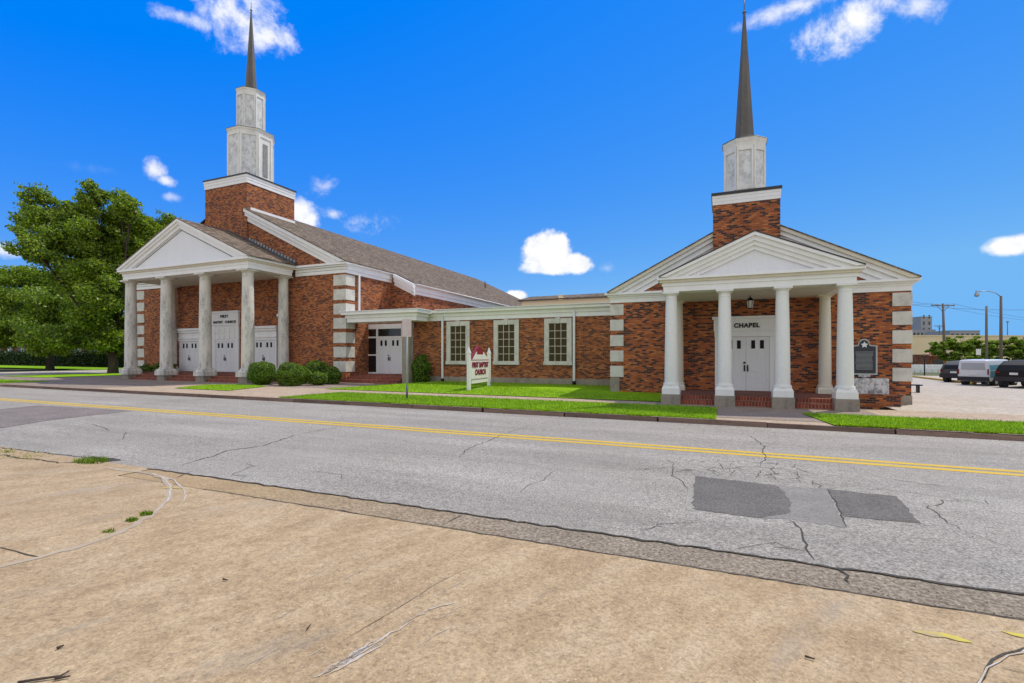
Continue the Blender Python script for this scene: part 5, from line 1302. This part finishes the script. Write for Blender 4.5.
for k, (a0, a1, b0, b1) in enumerate([(1.25, 3.9, 0.0, 0.88), (2.2, 6.0, 1.12, 2.4), (3.9, 8.3, 4.75, 4.6)]):
    mr_ = nt.nodes.new('ShaderNodeMapRange'); nt.links.new(sp_.outputs[k], mr_.inputs['Value'])
    for nm, v in (('From Min', a0), ('From Max', a1), ('To Min', b0), ('To Max', b1)): mr_.inputs[nm].default_value = v
    nt.links.new(mr_.outputs[0], cm_.inputs[k])
tc = nt.nodes.new('ShaderNodeTexCoord'); D = tc.outputs['Generated']
nz = noise(nt, D, 12.0, 12, 0.66, 0.35); nz2 = noise(nt, D, 34.0, 8, 0.65)
def dotc(v):
    n = nt.nodes.new('ShaderNodeVectorMath'); n.operation = 'DOT_PRODUCT'; nt.links.new(D, n.inputs[0]); n.inputs[1].default_value = v; return n.outputs['Value']
def cloud(px, py, rx, ry, k=1.0, soft=0.35, gain=1.0, rot=0.0):
    c = ray(px, py).normalized(); t = Vector((0, 0, 1)).cross(c).normalized()*-1; u = t.cross(c); 
    if u.z < 0: u = -u
    t2 = t*math.cos(rot)+u*math.sin(rot); u2 = u*math.cos(rot)-t*math.sin(rot)
    s = ray(px, py).length*FPX
    dz = dotc(c); X = math2(nt, 'DIVIDE', dotc(t2), math2(nt, 'MAXIMUM', dz, 0.05)); Y = math2(nt, 'DIVIDE', dotc(u2), math2(nt, 'MAXIMUM', dz, 0.05))
    X = math2(nt, 'MULTIPLY', X, s/rx); Y = math2(nt, 'MULTIPLY', Y, s/ry)
    l = math2(nt, 'SQRT', math2(nt, 'ADD', math2(nt, 'MULTIPLY', X, X), math2(nt, 'MULTIPLY', Y, Y)), 0)
    m = math2(nt, 'SUBTRACT', 1.0, l)
    m = math2(nt, 'ADD', m, math2(nt, 'MULTIPLY', math2(nt, 'SUBTRACT', nz, 0.5), 2.4*k)); m = math2(nt, 'ADD', m, math2(nt, 'MULTIPLY', math2(nt, 'SUBTRACT', nz2, 0.5), 0.9*k))
    mr = nt.nodes.new('ShaderNodeMapRange'); mr.interpolation_type = 'SMOOTHSTEP'; mr.inputs['From Min'].default_value = 0.0; mr.inputs['From Max'].default_value = soft; mr.inputs['To Max'].default_value = gain
    nt.links.new(m, mr.inputs['Value'])
    g = math2(nt, 'GREATER_THAN', dz, 0.1)
    sh = math2(nt, 'MULTIPLY', mr.outputs[0], g)
    return sh, Y
CL_ = [(246, 22, 50, 30, 1.5, 1.3, 1.0, -0.25), (270, 34, 26, 16, 1.2, 1.0, 0.9, 0), (185, 18, 34, 9, 1.6, 1.5, 0.75, 0), (154, 170, 15, 13, 0.9, 0.9, 0.95, -0.7), (165, 180, 12, 7, 0.9, 0.9, 0.85, 0), (171, 197, 10, 5, 1.2, 1.2, 0.45, 0), (320, 186, 16, 11, 1.6, 1.5, 0.65, 0), (333, 214, 14, 7, 1.3, 1.2, 0.65, 0), (366, 220, 28, 15, 1.6, 1.4, 0.8, 0.1), (300, 214, 24, 15, 0.9, 0.8, 0.95, -0.4),
       (546, 252, 31, 23, 0.55, 0.35, 1.0, 0), (576, 263, 22, 12, 0.5, 0.35, 1.0, -0.15), (553, 266, 38, 10, 0.45, 0.4, 0.95, 0), (606, 268, 10, 6, 1.5, 1.6, 0.3, 0), (517, 295, 13, 6, 0.5, 0.4, 1.0, 0), (800, 5, 56, 10, 1.5, 1.5, 0.85, 0), (850, 20, 50, 26, 1.5, 1.3, 1.0, 0.35), (920, 6, 26, 18, 1.5, 1.4, 0.75, 0), (1016, 245, 27, 12, 0.55, 0.5, 1.0, 0), (4, 250, 18, 10, 0.9, 0.9, 0.8, 0), (90, 168, 26, 8, 1.8, 2.4, 0.25, 0)]
tot = None; shade = None
for a in CL_:
    al, Y = cloud(*a)
    tot = al if tot is None else math2(nt, 'MAXIMUM', tot, al)
CLV = 5.3
cc = rampn(nt, math2(nt, 'ADD', math2(nt, 'MULTIPLY', nz, 0.6), math2(nt, 'MULTIPLY', nz2, 0.4)), [(0.40, (CLV*0.80, CLV*0.83, CLV*0.89)), (0.54, (CLV, CLV, CLV*1.0))])
# unseen cloud cover added behind the camera to brighten the shaded fronts
nb = noise(nt, D, 2.6, 8, 0.6, 0.2)
mrb = nt.nodes.new('ShaderNodeMapRange'); mrb.interpolation_type = 'SMOOTHSTEP'; nt.links.new(dotc((-SN, CS, 0.0)), mrb.inputs['Value'])
mrb.inputs['From Min'].default_value = 0.30; mrb.inputs['From Max'].default_value = -0.15
mrn = nt.nodes.new('ShaderNodeMapRange'); mrn.interpolation_type = 'SMOOTHSTEP'; nt.links.new(nb, mrn.inputs['Value'])
mrn.inputs['From Min'].default_value = 0.34; mrn.inputs['From Max'].default_value = 0.52
tot = math2(nt, 'MAXIMUM', tot, math2(nt, 'MULTIPLY', mrb.outputs[0], mrn.outputs[0]))
mx = mixc(nt, tot, cm_.outputs['Color'], cc)
nt.links.new(mx, bg.inputs['Color']); bg.inputs['Strength'].default_value = 0.15

# ------------------------------------------------------------------ camera
cam = bpy.data.cameras.new('camera'); co = bpy.data.objects.new('camera', cam); col.objects.link(co)
co.location = (0, 0, CAMH); co.rotation_euler = (R(90), 0, YAW)
cam.sensor_width = 36; cam.lens = FPX/1024*36; cam.shift_y = (YH-341.5)/1024; cam.clip_start = 0.05; cam.clip_end = 6000
scene.camera = co
vs = scene.view_settings; vs.view_transform = 'Standard'; vs.look = 'None'; vs.gamma = 1.0; vs.use_curve_mapping = False; vs.exposure = 0.40
